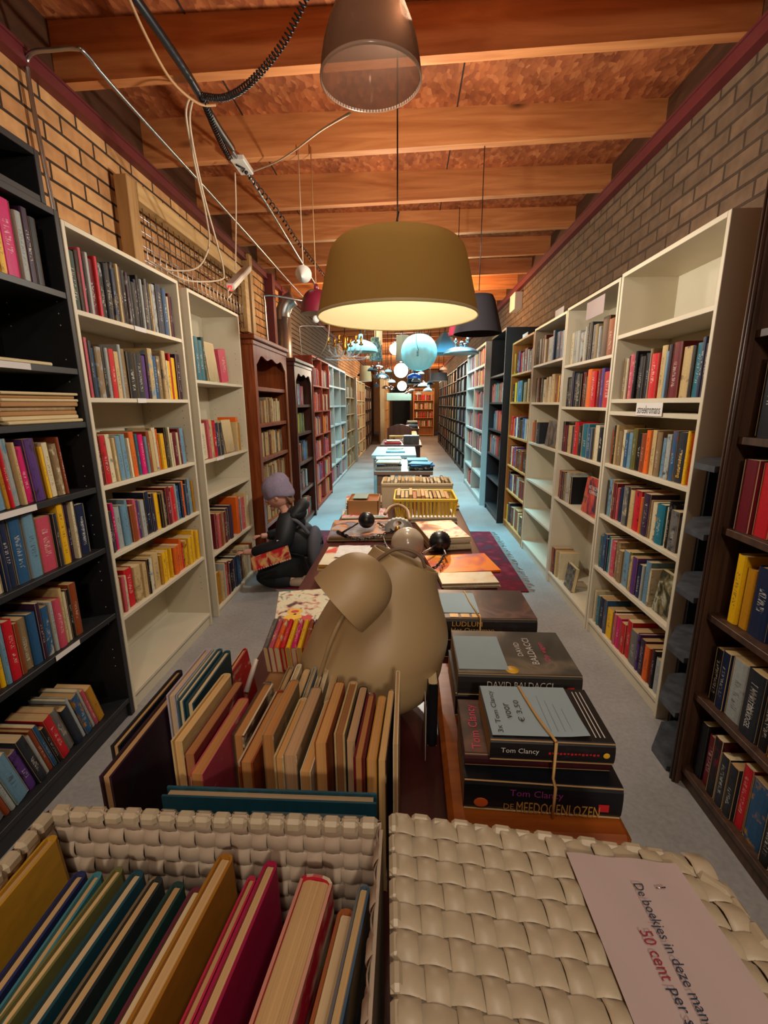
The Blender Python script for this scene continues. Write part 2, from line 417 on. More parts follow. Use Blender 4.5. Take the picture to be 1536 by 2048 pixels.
def cover_geo(t, h, d, hard):
    """vertices, faces and uvs of a cover: spine at x=0 towards -x, boards running to +x, standing on z=0"""
    c = min(.0025 if hard else .0012, t*.2); r = min(t*.5, .005)
    y = t/2
    out = [(d, -y), (r, -y), (r*.25, -y*.72), (0, -y*.3), (0, y*.3), (r*.25, y*.72), (r, y), (d, y)]
    inn = [(d, -y+c), (r+c*.3, -y+c), (r*.25+c, -y*.72+c*.4), (c, -y*.3), (c, y*.3), (r*.25+c, y*.72-c*.4), (r+c*.3, y-c), (d, y-c)]
    us = [2.4, 1.05, .92, .65, .35, .08, -.05, -1.4]
    n = 8; vs = [(x, yy, z) for z in (0, h) for ring in (out, inn) for (x, yy) in ring]
    O0, I0, O1, I1 = 0, n, 2*n, 3*n; fs, uv = [], []
    for k in range(n-1):
        fs.append((O0+k, O1+k, O1+k+1, O0+k+1)); uv.append([(us[k], 0), (us[k], 1), (us[k+1], 1), (us[k+1], 0)])
        fs.append((I0+k+1, I1+k+1, I1+k, I0+k)); uv.append([(3, 0)]*4)
        fs.append((O1+k, I1+k, I1+k+1, O1+k+1)); uv.append([(us[k], 1)]*4)
        fs.append((O0+k+1, I0+k+1, I0+k, O0+k)); uv.append([(us[k], 0)]*4)
    fs.append((O0, I0, I1, O1)); uv.append([(2.4, 0), (2.4, 0), (2.4, 1), (2.4, 1)])
    fs.append((O0+n-1, O1+n-1, I1+n-1, I0+n-1)); uv.append([(-1.4, 0), (-1.4, 1), (-1.4, 1), (-1.4, 0)])
    g = .0035 if hard else .0006
    px0, px1, py, pz0, pz1 = c*1.2, d-g, y-c*1.02, g, h-g
    pv = [(x, yy, z) for z in (pz0, pz1) for yy in (-py, py) for x in (px0, px1)]
    pf = [(0, 2, 3, 1), (4, 5, 7, 6), (0, 1, 5, 4), (2, 6, 7, 3), (1, 3, 7, 5)]
    return vs, fs, uv, pv, pf
def set_attrs(me, col, col2, seed, uvs=None):
    nl = len(me.loops)
    for nm, c in (('col', col), ('col2', col2)):
        a = me.attributes.new(nm, 'FLOAT_COLOR', 'CORNER'); a.data.foreach_set('color', c if len(c) == 4*nl else list(c)*nl)
    a = me.attributes.new('seed', 'FLOAT', 'FACE'); a.data.foreach_set('value', seed if isinstance(seed, list) else [seed]*len(me.polygons))
    if uvs is not None:
        l = me.uv_layers.new(name='uv'); l.data.foreach_set('uv', uvs)
def rgb(c): return lin(PAL[c]) if isinstance(c, str) else lin(c)
def second(c):
    if c in 'kKnevdBp': return random.choice(['k', 'K', 'k', 'v', 'd', 'n', 'B', 'k'] if random.random() < .85 else ['x', 's', 'O'])
    if c in 'wsclxgi': return random.choice('wwxcgslBOK')
    return random.choice([c, c, 'k', 'O', 'w', 'd', 'Y'])
def vary(c, s=.12):
    k = 1+random.uniform(-s, s); return tuple(min(1., v*k) for v in c[:3])+(1,)
def make_book(M, t, h, d, col, col2=None, label=None, group=None, hard=None, name='book', seed=None, pagec=None):
    if group in KIND and name == 'book': name = KIND[group]
    """one book: its cover is the thing, its page block a part"""
    hard = (random.random() < .35) if hard is None else hard
    seed = random.random()*50 if seed is None else seed
    vs, fs, uv, pv, pf = cover_geo(t, h, d, hard)
    me = bpy.data.meshes.new(name); me.from_pydata(vs, [], fs); me.update()
    set_attrs(me, vary(rgb(col), .08), rgb(col2) if col2 is not None else rgb(second(col) if isinstance(col, str) else 'w'), seed, [a for f in uv for p in f for a in p])
    me.materials.append(cover_m); o = bpy.data.objects.new(name, me); o.matrix_basis = M; C.objects.link(o)
    tag(o, label, name.replace('_', ' '), group)
    pm = bpy.data.meshes.new('page_block'); pm.from_pydata(pv, [], pf); pm.update()
    set_attrs(pm, lin(pagec or random.choice(PAGEC)), (0, 0, 0, 1), 0.)
    pm.materials.append(page_m); p = bpy.data.objects.new('page_block', pm); C.objects.link(p); p.parent = o
    return o
KIND = {'upright books in front of the lampshade': 'hardback', 'booklets in the second row': 'booklet', 'tall picture books at the left of the table': 'picture_book', 'jumbled small books by the lampshade': 'pocket_book',
    'booklets in the yellow crate': 'booklet', 'booklets in the beige basket': 'booklet', 'picture books in the woven basket': 'picture_book', 'thrillers in the banded set of three': 'thriller',
    'volumes stacked on the grey brown table': 'volume', 'volumes on the white table': 'volume', 'volumes on the dark table': 'volume', 'volumes on the far tables': 'volume'}
SPECS = []      # every book standing on a shelf, gathered first
ORD = ['zeroth', 'first', 'second', 'third', 'fourth', 'fifth', 'sixth', 'seventh', 'eighth', 'ninth', 'tenth', 'eleventh', 'twelfth', 'thirteenth', 'fourteenth',
    'fifteenth', 'sixteenth', 'seventeenth', 'eighteenth', 'nineteenth']
def ordn(n):
    if n < 20: return ORD[n]
    tn = {2: 'twenty', 3: 'thirty', 4: 'forty'}[n//10]
    return {2: 'twentieth', 3: 'thirtieth', 4: 'fortieth'}[n//10] if n % 10 == 0 else tn+'-'+ORD[n % 10]
def parse(row):
    out = []
    i = 0
    while i < len(row):
        c = row[i]; i += 1
        if c == ' ': continue
        n = 2
        if i < len(row) and row[i].isdigit(): n = int(row[i]); i += 1
        out.append((c, n))
    return out
def shelf_row(side, X, ya, yb, z, row, H=.2, place='', where='', setback=.02, lean=0., D=.14, hv=.14, rise=0, count='left', front=None):
    """row of books on a shelf. side -1: left wall (spines face +X), ya->yb in the order of the letters; side +1: right wall"""
    items = parse(row); tot = sum(n for _, n in items); L = yb-ya; pos = 0.
    k = abs(L)/tot; n_ = len([1 for c, _ in items if c != '_']); j = 0
    for c, n in items:
        t = n*k; y = ya+math.copysign(pos+t/2, L); pos += t
        if c == '_': continue
        j += 1
        h = min(H*1.12, H*random.uniform(1-hv, 1+hv*.5)); d = min(D*1.3, D*random.uniform(.9, 1.12))
        xx = -X_(X, side) if False else X
        sb = setback+random.uniform(-.006, .008)
        if side < 0: M = frame((X-sb, y, z+.0008), (-1, 0, 0), (0, -1, 0), (0, 0, 1))
        else: M = frame((X+sb, y, z+.0008), (1, 0, 0), (0, 1, 0), (0, 0, 1))
        if lean:
            a = lean*random.uniform(.96, 1.04)
            M = M @ Matrix.Rotation(a*(1 if side > 0 else -1), 4, 'X')
            M.translation.z += abs(math.sin(a))*t/2
        num = j if count == 'left' else n_-j+1
        SPECS.append(dict(M=M, t=t*.94, h=h, d=d, c=c, place=place, where=where, num=num, count=count, first=(num == 1), tall=h > H*1.02, thick=n))

# ------------------------------------------------------------------ the room
XL, XR, ZC, YB, YE = -1.56, 1.42, 2.975, -3.2, 21.5
struct('floor', MB().box(XL-.3, XR+.3, YB, YE+4, -.1, 0), floor_m)
struct('ceiling', MB().box(XL-.3, XR+.3, YB, YE+4, ZC, ZC+.05), osb)
seam = MB()
for x in (-.95, .27): seam.box(x-.004, x+.004, YB, YE, ZC-.003, ZC)
struct('trim_1', seam, plain('board_seam_shadow_gap', (50, 26, 16), .9))
struct('wall_left', MB().box(XL-.15, XL, YB, YE, 0, ZC), brick_l)
struct('wall_right', MB().box(XR, XR+.15, YB, YE, 0, ZC), brick_r)
struct('wall_back', MB().box(XL-.3, XR+.3, YB-.1, YB, 0, ZC), brick_r)
endwall = plain('ochre_end_wall', (176, 124, 74), .8)
struct('wall_front', MB().box(XL-.3, XR+.3, YE+2, YE+2.1, 0, ZC), endwall)
def joists():
    for k in range(-6, 27):
        y = 2.315+.697*k; b = MB(); x0, x1 = XL, XR; za, zb_ = 2.785+.025*x0, 2.785+.025*x1
        b.bbox(x0, x1, y, y+.056, 0, 1, .0)
        b.v = [(x, yy, (za if x < 0 else zb_) if z < .5 else ZC) for x, yy, z in b.v]
        tag(b.build('ceiling_joist', joistm), kind='structure')
joists()
for s, x in ((-1, XL), (1, XR)):      # red steel beams the joists rest on: an I profile
    b = MB(); xi = x if s < 0 else x-.05; z0, z1 = (2.680, 2.744) if s < 0 else (2.742, 2.818)
    b.box(xi, xi+.05, YB, YE, z1-.01, z1); b.box(xi, xi+.05, YB, YE, z0, z0+.01); b.box(xi, xi+(.042 if s < 0 else .05), YB, YE, z0+.01, z1-.01) if s < 0 else b.box(xi+.008, xi+.05, YB, YE, z0+.01, z1-.01)
    struct('trim_2' if s < 0 else 'trim_3', b, redsteel)
blk = wood('dark_blocking_wood', (60, 38, 26), (86, 56, 38), 1)
struct('trim_6', MB().box(XL, XL+.004, YB, YE, 2.744, ZC), blk); struct('trim_7', MB().box(XR-.004, XR, YB, YE, 2.818, ZC), blk)
# uprights and the darker cladding further down the left wall
pm = MB(); pm.box(XL, XL+.07, 4.62, 4.70, 0, 2.735); struct('trim_4', pm, wood('frame_timber', (150, 112, 66), (186, 146, 92), 2))
pm = MB(); pm.box(XL, XL+.09, 5.30, 5.40, 0, 2.735); pm.box(XL, XL+.05, 5.86, 5.92, 0, 2.735); struct('trim_5', pm, redsteel)
lap = MB()
for i in range(16):
    z = 1.75+i*.06; lap.add([(XL+.03, 6.3, z), (XL+.012, 6.3, z+.06), (XL+.012, 10.5, z+.06), (XL+.03, 10.5, z)], [(0, 1, 2, 3)])
    lap.add([(XL+.03, 6.3, z), (XL+.03, 10.5, z), (XL+.001, 10.5, z), (XL+.001, 6.3, z)], [(0, 1, 2, 3)])
struct('wall_left_cladding', lap, plain('grey_brown_cladding', (110, 94, 78), .8, var=.2))
# stage end: side wall at the far left, dark doorway
struct('wall_far_left', MB().box(-.95, -.80, 16.2, 21.4, 0, 2.4), cream)
struct('door_1', MB().box(-.72, .12, YE+1.2, YE+1.3, 0, 2.15), plain('dark_doorway', (22, 26, 28), .7, var=.5, scale=5))

# rug
rg = thing('rug', (0, 0, 0), 'red Persian rug with fringed right edge on the floor under the long table', 'rug')
MB().bbox(-1.0, .9, 3.17, 4.79, .001, .010, .002).build('rug_pile', rug_m, rg)
fr = MB(); random.seed(3)
for i in range(70):
    y = 3.18+i*.0231; e = random.uniform(.035, .075); dy = random.uniform(-.02, .02)
    fr.tube([(.898, y, .006), (.898+e*.5, y+dy*.4, .008), (.898+e, y+dy, .004)], .0022, 5)
tag(fr.build('fringe', plain('fringe_wool', (150, 130, 112), .95), rg), 'greyish knotted fringe', kind='stuff')

# ------------------------------------------------------------------ bookcases
def bookcase(side, X, y0, y1, top, shelves, mat, label, depth=.28, t=.018, group=None, backm=None, plinth=.07, cols=1, crown=None, frame_w=0., bottom=None, arch=False, holes=False, name='bookcase'):
    """side -1 stands at the left wall (open towards +X). X is the front plane."""
    r = thing(name, (X, (y0+y1)/2, 0), label, 'bookcase', group)
    xb = X+side*depth; xa, xc = min(X, xb), max(X, xb)
    def P(nm, mb, m_=mat, lab=None):
        o = mb.build(nm, m_); o.location = -r.location; o.parent = r
        if lab: o['label'] = lab
        return o
    P('side_panel', MB().bbox(xa, xc, y0, y0+t, 0, top, .0015)); P('side_panel', MB().bbox(xa, xc, y1-t, y1, 0, top, .0015))
    P('top_panel', MB().bbox(xa, xc, y0+t, y1-t, top-t, top, .001))
    bx = (xb-side*.006, xb) if side > 0 else (xb, xb+.006)
    P('back_panel', MB().box(min(bx), max(bx), y0+t, y1-t, .0, top-t), backm or mat)
    for i in range(1, cols):
        yy = y0+(y1-y0)*i/cols; P('divider', MB().bbox(xa, xc, yy-t/2, yy+t/2, plinth, top-t, .001))
    for z in shelves:
        P('shelf', MB().bbox(min(X+side*.002, xb-side*.008), max(X+side*.002, xb-side*.008), y0+t, y1-t, z-t, z, .0012))
    if plinth and shelves:
        z = min(shelves)-t; P('plinth', MB().bbox(min(X+side*.014, X+side*.03), max(X+side*.014, X+side*.03), y0+t, y1-t, 0, max(.02, z), .001))
    if holes:
        hb = MB()
        for yy in (y1-t-.0006, ):
            for q in range(38):
                for xo in (.04, depth-.05):
                    z = .25+q*.04; x = X+side*xo
                    if abs(q % 5) < 3: hb.add([(x+.0025*math.cos(a*PI/3), yy, z+.0025*math.sin(a*PI/3)) for a in range(6)], [(0, 1, 2, 3, 4, 5)])
        P('shelf_pin_holes', hb, ink if mat is not black else whitepl)
    if crown:
        P('crown', MB().bbox(min(X-side*.035, xb), max(X-side*.035, xb), y0-.03, y1+.03, top-.02, top+.015, .006).bbox(min(X-side*.018, xb), max(X-side*.018, xb), y0-.014, y1+.014, top-.06, top-.02, .008))
    if frame_w:
        for ya in (y0, y1-frame_w): P('front_stile', MB().bbox(X-.012 if side > 0 else X, X if side > 0 else X+.012, ya, ya+frame_w, 0, top-.06 if crown else top, .003))
        n = 24; b = MB(); ys = y0+frame_w; ye = y1-frame_w; vs = []
        zt = top-(.06 if crown else 0)
        for i in range(n+1):
            u = i/n; dz = .075+.05*max(0, abs(2*u-1)-.72)/.28*1.0 + (.012*math.cos(u*PI*6) if arch else 0)
            for xx in ((X-side*.012), X): vs += [(xx, ys+(ye-ys)*u, zt), (xx, ys+(ye-ys)*u, zt-dz)]
        fs = []
        for i in range(n):
            a = i*4; c = a+4
            fs += [(a, a+1, c+1, c), (a+2, c+2, c+3, a+3), (a+1, a+3, c+3, c+1), (a, c, c+2, a+2)]
        b.add(vs, fs); P('apron', b)
    return r
def paper_label(side, X, y, z, w_, h_=.018, mat=paper, squig=True, parent=None, tilt=0):
    r = MB(); x = X-side*.001
    r.add([(x, y-w_/2, z-h_/2), (x, y+w_/2, z-h_/2), (x, y+w_/2, z+h_/2), (x, y-w_/2, z+h_/2)], [(0, 1, 2, 3)])
    o = r.build('shelf_label', mat); o.location = -parent.location; o.parent = parent; o['label'] = 'small paper label stuck to the shelf edge'
    return o

LX = -1.235
Zb = {}
# L1 black (with raised extension), L2 and L3 white
Zb['L1'] = [.091, .502, .793, 1.045, 1.302, 1.497, 1.76]
L1 = bookcase(-1, LX, .86, 1.745, 2.03, Zb['L1'], black, 'tall black bookcase at the left edge of the photo beside the white ones', t=.022, holes=True)
ext = bookcase(-1, LX, .86, 1.695, 2.19, [2.05], black, 'black extension unit on top of the near black bookcase', t=.022, plinth=0, name='bookcase_extension')
for ch in ext.children:
    if ch.type == 'MESH':
        for v in ch.data.vertices:
            if v.co.z < 2.031: v.co.z = 2.031
Zb['L2'] = [.086, .46, .746, 1.04, 1.392, 1.713]
L2 = bookcase(-1, LX, 1.752, 2.60, 2.01, Zb['L2'], white, 'white bookcase beside the black one, yellow paperbacks on its low shelf', holes=True)
Zb['L3'] = [.05, .425, .805, 1.027, 1.506]
L3 = bookcase(-1, LX, 2.70, 3.50, 2.0, Zb['L3'], white, 'white bookcase behind the kneeling child, second white one on the left', holes=True)
L4 = bookcase(-1, -1.175, 3.56, 4.52, 1.862, [.07, .37, .65, .93, 1.21, 1.50], mahog, 'reddish brown wooden bookcase with moulded top left of the dark one', depth=.3, t=.03, crown=True, frame_w=.06, arch=True)
L5 = bookcase(-1, -1.15, 4.72, 5.56, 1.80, [.07, .42, .74, 1.06, 1.36], mahog_d, 'dark brown bookcase with a heavy carved crown on the left', depth=.26, t=.03, crown=True, frame_w=.06, arch=True)
L6 = bookcase(-1, -1.17, 5.80, 7.0, 1.95, [.05, .35, .66, .97, 1.28, 1.60], redwood, 'red stained two column bookcase full of bright books', depth=.28, cols=2)
L7 = bookcase(-1, LX, 7.05, 9.35, 1.98, [.05, .37, .70, 1.02, 1.34, 1.66], white_c, 'pale white three column cubby shelf half empty', depth=.3, t=.03, cols=3)
L8 = bookcase(-1, LX, 9.4, 10.9, 1.95, [.05, .42, .8, 1.15, 1.5], oakb, 'beige wooden shelf beyond the white cubbies', cols=2)
L9 = bookcase(-1, LX, 11.2, 13.6, 1.93, [.05, .40, .75, 1.1, 1.45], cream, 'cream shelf with three columns far down the left', cols=3)
L10 = bookcase(-1, LX, 13.65, 16.1, 1.9, [.05, .45, .85, 1.2, 1.55], darkbrown, 'dark brown shelf farthest down the left wall', cols=3)
L11 = bookcase(-1, -.78, 16.4, 19.4, 1.9, [.05, .42, .8, 1.15, 1.5], pine, 'orange pine shelf on the far left side wall', depth=.22, cols=3)
MB().bbox(-1.52, -1.2, 10.95, 11.15, 0, 1.97, .004).build('grey_upright_panel', greyp)
tag(bpy.data.objects['grey_upright_panel'], 'tall narrow grey panel between the beige and cream shelves', 'panel')

RX = 1.10
Zb['R1'] = [.085, .429, .741, 1.032, 1.313, 1.376, 1.70]
R1 = bookcase(1, RX, 1.80, 2.612, 2.0, Zb['R1'], white, 'white bookcase with the streekromans sign on the right', holes=False, t=.02)
Zb['R2'] = [.085, .677, 1.02, 1.332, 1.613]
R2 = bookcase(1, RX, 2.625, 3.425, 1.99, Zb['R2'], white, 'white bookcase next to the streekromans one, a red novel faces out')
Zb['R3'] = [.085, .40, .685, 1.018, 1.363, 1.675]
R3 = bookcase(1, RX, 3.435, 4.25, 1.98, Zb['R3'], white, 'white bookcase beside the orange pine one, lower shelves empty')
Zb['R4'] = [.08, .435, .706, 1.018, 1.37, 1.65]
R4 = bookcase(1, RX, 4.265, 5.10, 1.965, Zb['R4'], pine, 'orange pine bookcase between the white and the tall black one')
R5 = bookcase(1, 1.04, 5.17, 6.02, 2.14, [.08, .45, .75, 1.05, 1.37, 1.68], black, 'tall black bookcase standing past the orange pine one', depth=.34, t=.022)
R6 = bookcase(1, .99, 6.15, 7.95, 2.12, [.08, .4, .7, 1.0, 1.3, 1.6, 1.86], white_c, 'bluish white two column shelf right of the aisle', depth=.4, t=.03, cols=2)
R7 = bookcase(1, RX, 8.0, 10.6, 2.15, [.08, .4, .7, 1.0, 1.3, 1.6, 1.88], black, 'black four column shelf beyond the bluish white one', cols=4)
R8 = bookcase(1, RX, 10.65, 13.2, 2.12, [.08, .4, .7, 1.0, 1.3, 1.6, 1.86], black, 'black shelf in the middle distance, right wall', cols=4)
R9 = bookcase(1, RX, 13.25, 16.6, 2.08, [.08, .4, .7, 1.0, 1.3, 1.6, 1.86], black, 'black shelf farthest along the right wall', cols=5)
E1 = thing('bookcase', (.75, 19.9, 0), 'orange pine bookcase facing the aisle at the far end', 'bookcase')
for nm, b in (('side_panel', MB().bbox(-.5, -.47, 0, .3, 0, 1.95)), ('side_panel', MB().bbox(.35, .38, 0, .3, 0, 1.95)), ('back_panel', MB().box(-.47, .35, .29, .3, 0, 1.95)), ('top_panel', MB().bbox(-.5, .38, 0, .3, 1.95, 1.98))):
    b.build(nm, pine, E1)
for z in (.05, .42, .78, 1.14, 1.5): MB().bbox(-.47, .35, .0, .29, z-.02, z).build('shelf', pine, E1)

# R0: dark brown bookcase at the right edge, with moulded stiles
Zb['R0'] = [.075, .376, .675, .972, 1.256, 1.56]
R0 = bookcase(1, 1.0, .62, 1.475, 2.35, Zb['R0'], darkbrown, 'dark brown wooden bookcase of thrillers at the right edge', depth=.32, t=.022)
for ya in (.62, 1.44):
    st = MB(); st.bbox(.985, 1.0, ya, ya+.035, 0, 2.35, .003).tube([(.983, ya+.012, .0), (.983, ya+.012, 2.35)], .005, 8).tube([(.983, ya+.026, .0), (.983, ya+.026, 2.35)], .005, 8)
    o = st.build('front_stile', darkbrown); o.location = -R0.location; o.parent = R0
# black corner shelf between R0 and R1
K0 = thing('corner_shelf', (1.15, 1.62, 0), 'worn black corner shelf between the brown and white bookcases on the right', 'shelf')
for z in (.02, .252, .475, .705, .930, 1.158):
    b = MB(); pts = [(.984, 1.50), (.984, 1.605), (1.10, 1.755), (1.34, 1.79), (1.34, 1.50)]; n = len(pts)
    b.add([(x-1.15, y-1.62, zz) for zz in (z-.02, z) for x, y in pts], [tuple(range(n))[::-1], tuple(range(n, 2*n))]+[(i, (i+1) % n, n+(i+1) % n, n+i) for i in range(n)])
    b.build('shelf', black_w, K0)
MB().box(-.005, .19, .150, .168, 0, 1.14).box(.17, .19, -.12, .149, 0, 1.14).build('back_panel', black, K0)
# paper labels on shelf edges
for (cs, sd, X, y, z, w_) in ((L2, -1, LX, 2.18, 1.703, .09), (L2, -1, LX, 2.12, 1.383, .07), (L1, -1, LX, 1.34, 1.034, .16), (L1, -1, LX, 1.44, .493, .12), (L1, -1, LX, 1.44, 1.487, .12), (L3, -1, LX, 2.95, 1.018, .12)):
    paper_label(sd, X, y, z, w_, .02, parent=cs)
# signs on the right-hand bookcases
sg = thing('paper_sign', (1.098, 2.18, 1.325), 'white paper sign reading streekromans on the right bookcase', 'sign')
MB().box(-.0015, 0, -.115, .115, -.026, .032).build('sheet', paper, sg)
text('streekromans', .20, .036, (-.0016, 0, .002), (0, -1, 0), (0, 0, 1), ink, sg)
sg = thing('paper_sign', (1.098, 2.93, 1.93), 'pinkish paper sign hanging from the top of the second white bookcase', 'sign')
MB().box(-.002, 0, -.13, .13, -.08, .02).build('sheet', paper_p, sg)
sg = thing('paper_sign', (1.15, 3.78, 1.985), 'small white sign standing on the third white bookcase', 'sign')
MB().box(-.002, 0, -.11, .09, .0, .07).build('sheet', paper, sg)
sg = thing('paper_sign', (1.14, 4.75, 1.967), 'small white sign standing on the orange pine bookcase', 'sign')
MB().box(-.002, 0, -.1, .1, .0, .05).build('sheet', paper, sg)

# ------------------------------------------------------------------ rows of books
nb, nw, n3 = 'near black bookcase', 'near white bookcase', 'second white bookcase'
def R(side, X, ya, yb, case, zi, row, H, place, where, **kw): shelf_row(side, X, ya, yb, Zb[case][zi], row, H, place, where, **kw)
# near black: rows run from the frame edge to the right
R(-1, LX, 1.02, 1.655, 'L1', 6, 'd2Y2e2O1k2x2k1O2f1y1m2s1v1K1', .225, nb, 'top shelf', count='right')
R(-1, LX, .90, 1.60, 'L1', 3, 'x3c3s2B2O2x3l3x3g3l3Y1r1s2c1m2p3d1y1w2x2O1', .205, nb, 'shelf under the magazines', count='right', lean=.06)
R(-1, LX, .90, 1.675, 'L1', 2, 'l2Y2o2O3y3o3o3w3n1n2b3l3i4K1y2g1v1w1e1n3', .225, nb, 'middle shelf', count='right')
R(-1, LX, .90, 1.56, 'L1', 1, 'd2x2r2O2d2c2B1i2O1y1l1r2O1x2b2v1b2s1i2c1w1k1O2', .20, nb, 'second lowest shelf', count='right')
R(-1, LX, .90, 1.60, 'L1', 0, 'b2s2y3Y2n1g2O1s1l3p2K2s1O1b1k1r2g2K2s1b2s1i1Y2', .205, nb, 'lowest shelf', count='right', lean=.26, setback=.03)
R(-1, LX, 1.775, 2.56, 'L2', 5, 'e3k1i1k1s1d2r1k2k2k1n1k1c1B1k2v1K1k2n1k1s1k2g1K1c1s2n3b2w1x1d1v1', .225, nw, 'top shelf')
R(-1, LX, 1.785, 2.565, 'L2', 4, 'd1i1K1b1x2k1s1r2c2s1x2k3K3p2v1c2b2x2c2w1y2r1y2v2', .225, nw, 'second shelf')
R(-1, LX, 1.775, 2.53, 'L2', 3, 'd1d1r2w2c1l2l2w1o2b1t1m2l1O1c2w2o1y2w1k1f1w1w1d2w1d1l2', .20, nw, 'third shelf', lean=.05)
R(-1, LX, 1.775, 2.57, 'L2', 2, 'v2k1m1s2l2l1O2i1p1s2k1n2n1v1y2k1x1k1d2i1r2s1b2n1o2b1K1l2Y1', .195, nw, 'fourth shelf', lean=.03)
R(-1, LX, 1.775, 2.57, 'L2', 1, 'o1c1i1w1r3c3c2k1w2c3Y1y2y2y1y1o2o2o1r1y2y2y2y1y2', .175, nw, 'fifth shelf')
R(-1, LX, 2.73, 2.93, 'L3', 4, 'k2t3t3e2w1', .24, n3, 'top row', lean=.04)
R(-1, LX, 3.17, 3.30, 'L3', 4, 'i3', .24, n3, 'top row right', lean=.14)
R(-1, LX, 2.73, 3.10, 'L3', 3, 'w4i1c2r2n2K2', .24, n3, 'second row', lean=.06)
R(-1, LX, 3.32, 3.42, 'L3', 3, 'c2o2Y2', .23, n3, 'second row right')
R(-1, LX, 2.83, 3.12, 'L3', 1, 'd1i1O2x1d2K2v2', .235, n3, 'third row')
R(-1, LX, 3.20, 3.46, 'L3', 1, 'o3b1w2i3c2w2', .26, n3, 'third row right')
R(-1, LX, 2.76, 3.46, 'L3', 0, 'Y3c2s1r1d2k2v2n2b2K1d2x1w1c2s1w2O1', .235, n3, 'lowest row')
# right: streekromans bookcase, rows left to right = far to near
s1 = 'streekromans bookcase'
R(1, RX, 2.57, 1.84, 'R1', 5, '_1x2w1d1i2k1k1K2k1n1x1r3c2l1n1d3c3k1t2n1v1', .215, s1, 'top row', hv=.1)
R(1, RX, 2.57, 1.83, 'R1', 3, 'O1k1c1x2w2b2l2f2k2O2o2c2x2l2s2b2K3y1r2', .20, s1, 'row under the sign')
R(1, RX, 2.575, 1.83, 'R1', 2, 'K1l2x1d2i1n2w1g2K1c2r3o1v3x1w2t3w1k1g3n2', .20, s1, 'third row')
R(1, RX, 2.575, 2.02, 'R1', 1, 't1b2n1t1s1i2x2x2l3f1c1p2n2s1l2w1', .195, s1, 'fourth row')
R(1, RX, 2.575, 1.84, 'R1', 0, 'w1l1t1n2k1b1y3K1i1m2r2r2g3p1v2o2d1k1s2', .19, s1, 'lowest row')
s2 = 'second right-hand white bookcase'
R(1, RX, 3.38, 2.68, 'R2', 4, 'w2s2s2s2w1s1k1K1g2x1s1_1B3O3', .21, s2, 'top row')
R(1, RX, 3.39, 2.66, 'R2', 3, 'k2K1n1K2k2d1B1o2r2_1d1p1r3', .215, s2, 'second row')
R(1, RX, 3.39, 2.66, 'R2', 2, 'k1d2v1c2n1r2k2t3b2K1w2k2b1', .205, s2, 'third row')
R(1, RX, 3.40, 3.12, 'R2', 1, 'O1r1d2k1x1s2w1k1', .20, s2, 'fourth row')
R(1, RX, 3.395, 3.22, 'R2', 0, 'O1r1n1c2w2', .19, s2, 'lowest row')
s3 = 'third right-hand white bookcase'
R(1, RX, 4.20, 3.46, 'R3', 5, 'k1s1x1d1w1s3b1b2p1l2', .21, s3, 'top row')
R(1, RX, 4.20, 3.50, 'R3', 4, 'x1w1d1B1e1w2c1w2c2O1y1d1', .205, s3, 'second row')
R(1, RX, 4.20, 3.98, 'R3', 3, 'o1O1w1K2', .20, s3, 'third row')
s4 = 'orange pine bookcase'
for zi, nm, row in ((5, 'top row', 'Y1k2p1r1s1d2s1K2k1'), (4, 'second row', 'k1y1l1t2c1x1c1k1'), (3, 'third row', 'r1o1p1w1n1k1b2s1w1'), (2, 'fourth row', 'd1w1r1p2O1k1B1O2k1k2'), (1, 'fifth row', 'k1p1b1w1d2x1s1O1d2k1'), (0, 'lowest row', 'y1n1k1d1w1O2c1B2')):
    R(1, RX, 5.05, 4.32, 'R4', zi, row, .2, s4, nm)
s0 = 'dark brown thriller bookcase'
R(1, 1.0, 1.42, .70, 'R0', 4, 'k2v1k2k2O1k2k2k2n1', .225, s0, 'top row')
R(1, 1.0, 1.425, .70, 'R0', 3, 'd2r2k2K2k2n2d2k3K2k2n2', .22, s0, 'row of the red novels')
R(1, 1.0, 1.40, .70, 'R0', 2, 'y1Y1n2v2b2k2k2O2n2k2', .215, s0, 'third row', setback=.03)
R(1, 1.0, 1.42, .70, 'R0', 1, 'k1n1s2K2k1Y1v1k2k2k2n2k2', .21, s0, 'fourth row', setback=.025)
R(1, 1.0, 1.42, .70, 'R0', 0, 'k1d1k1K1K1r1b2k1b2t1k2K2k2', .205, s0, 'lowest row', setback=.02)
# further cases: coloured filling chosen at random from each case's own palette
def fill(side, X, y0, y1, cols, zs, pal, H, place, wmin=.018, wmax=.034, p=1., skip=()):
    random.seed(hash_(place))
    n = cols; cw = (y1-y0)/n
    for zi, z in enumerate(zs):
        for c in range(n):
            if (zi, c) in skip or random.random() > p: continue
            a = y0+cw*c+.035; b = a+(cw-.07)*random.choice((1, 1, .9, .75))
            y = a; row = []
            while y < b:
                q = random.uniform(wmin, wmax); row.append(random.choice(pal)); y += q
            rr = ''.join(ch+'2' for ch in row)
            shelf_row(side, X, a, b, z, rr, H, place, 'row', setback=.025)
def hash_(s): return sum(ord(c)*(i+1) for i, c in enumerate(s))
fill(-1, -1.19, 3.63, 4.46, 1, [.37, .65, .93, 1.21], 'YxcOxBcYwxBK', .20, 'mahogany', .02, .032)
fill(-1, -1.165, 4.79, 5.50, 1, [.07, .42, .74, 1.36], 'rdkKswkbgxrK', .21, 'carved', .02, .034)
fill(-1, -1.165, 4.79, 5.50, 1, [1.06], 'yfkK', .2, 'carved2', .02, .034, .8)
fill(-1, -1.17, 5.82, 6.98, 2, [.05, .35, .66, .97, 1.28, 1.60], 'rroiipwkbysolmn', .22, 'redcase', .02, .04)
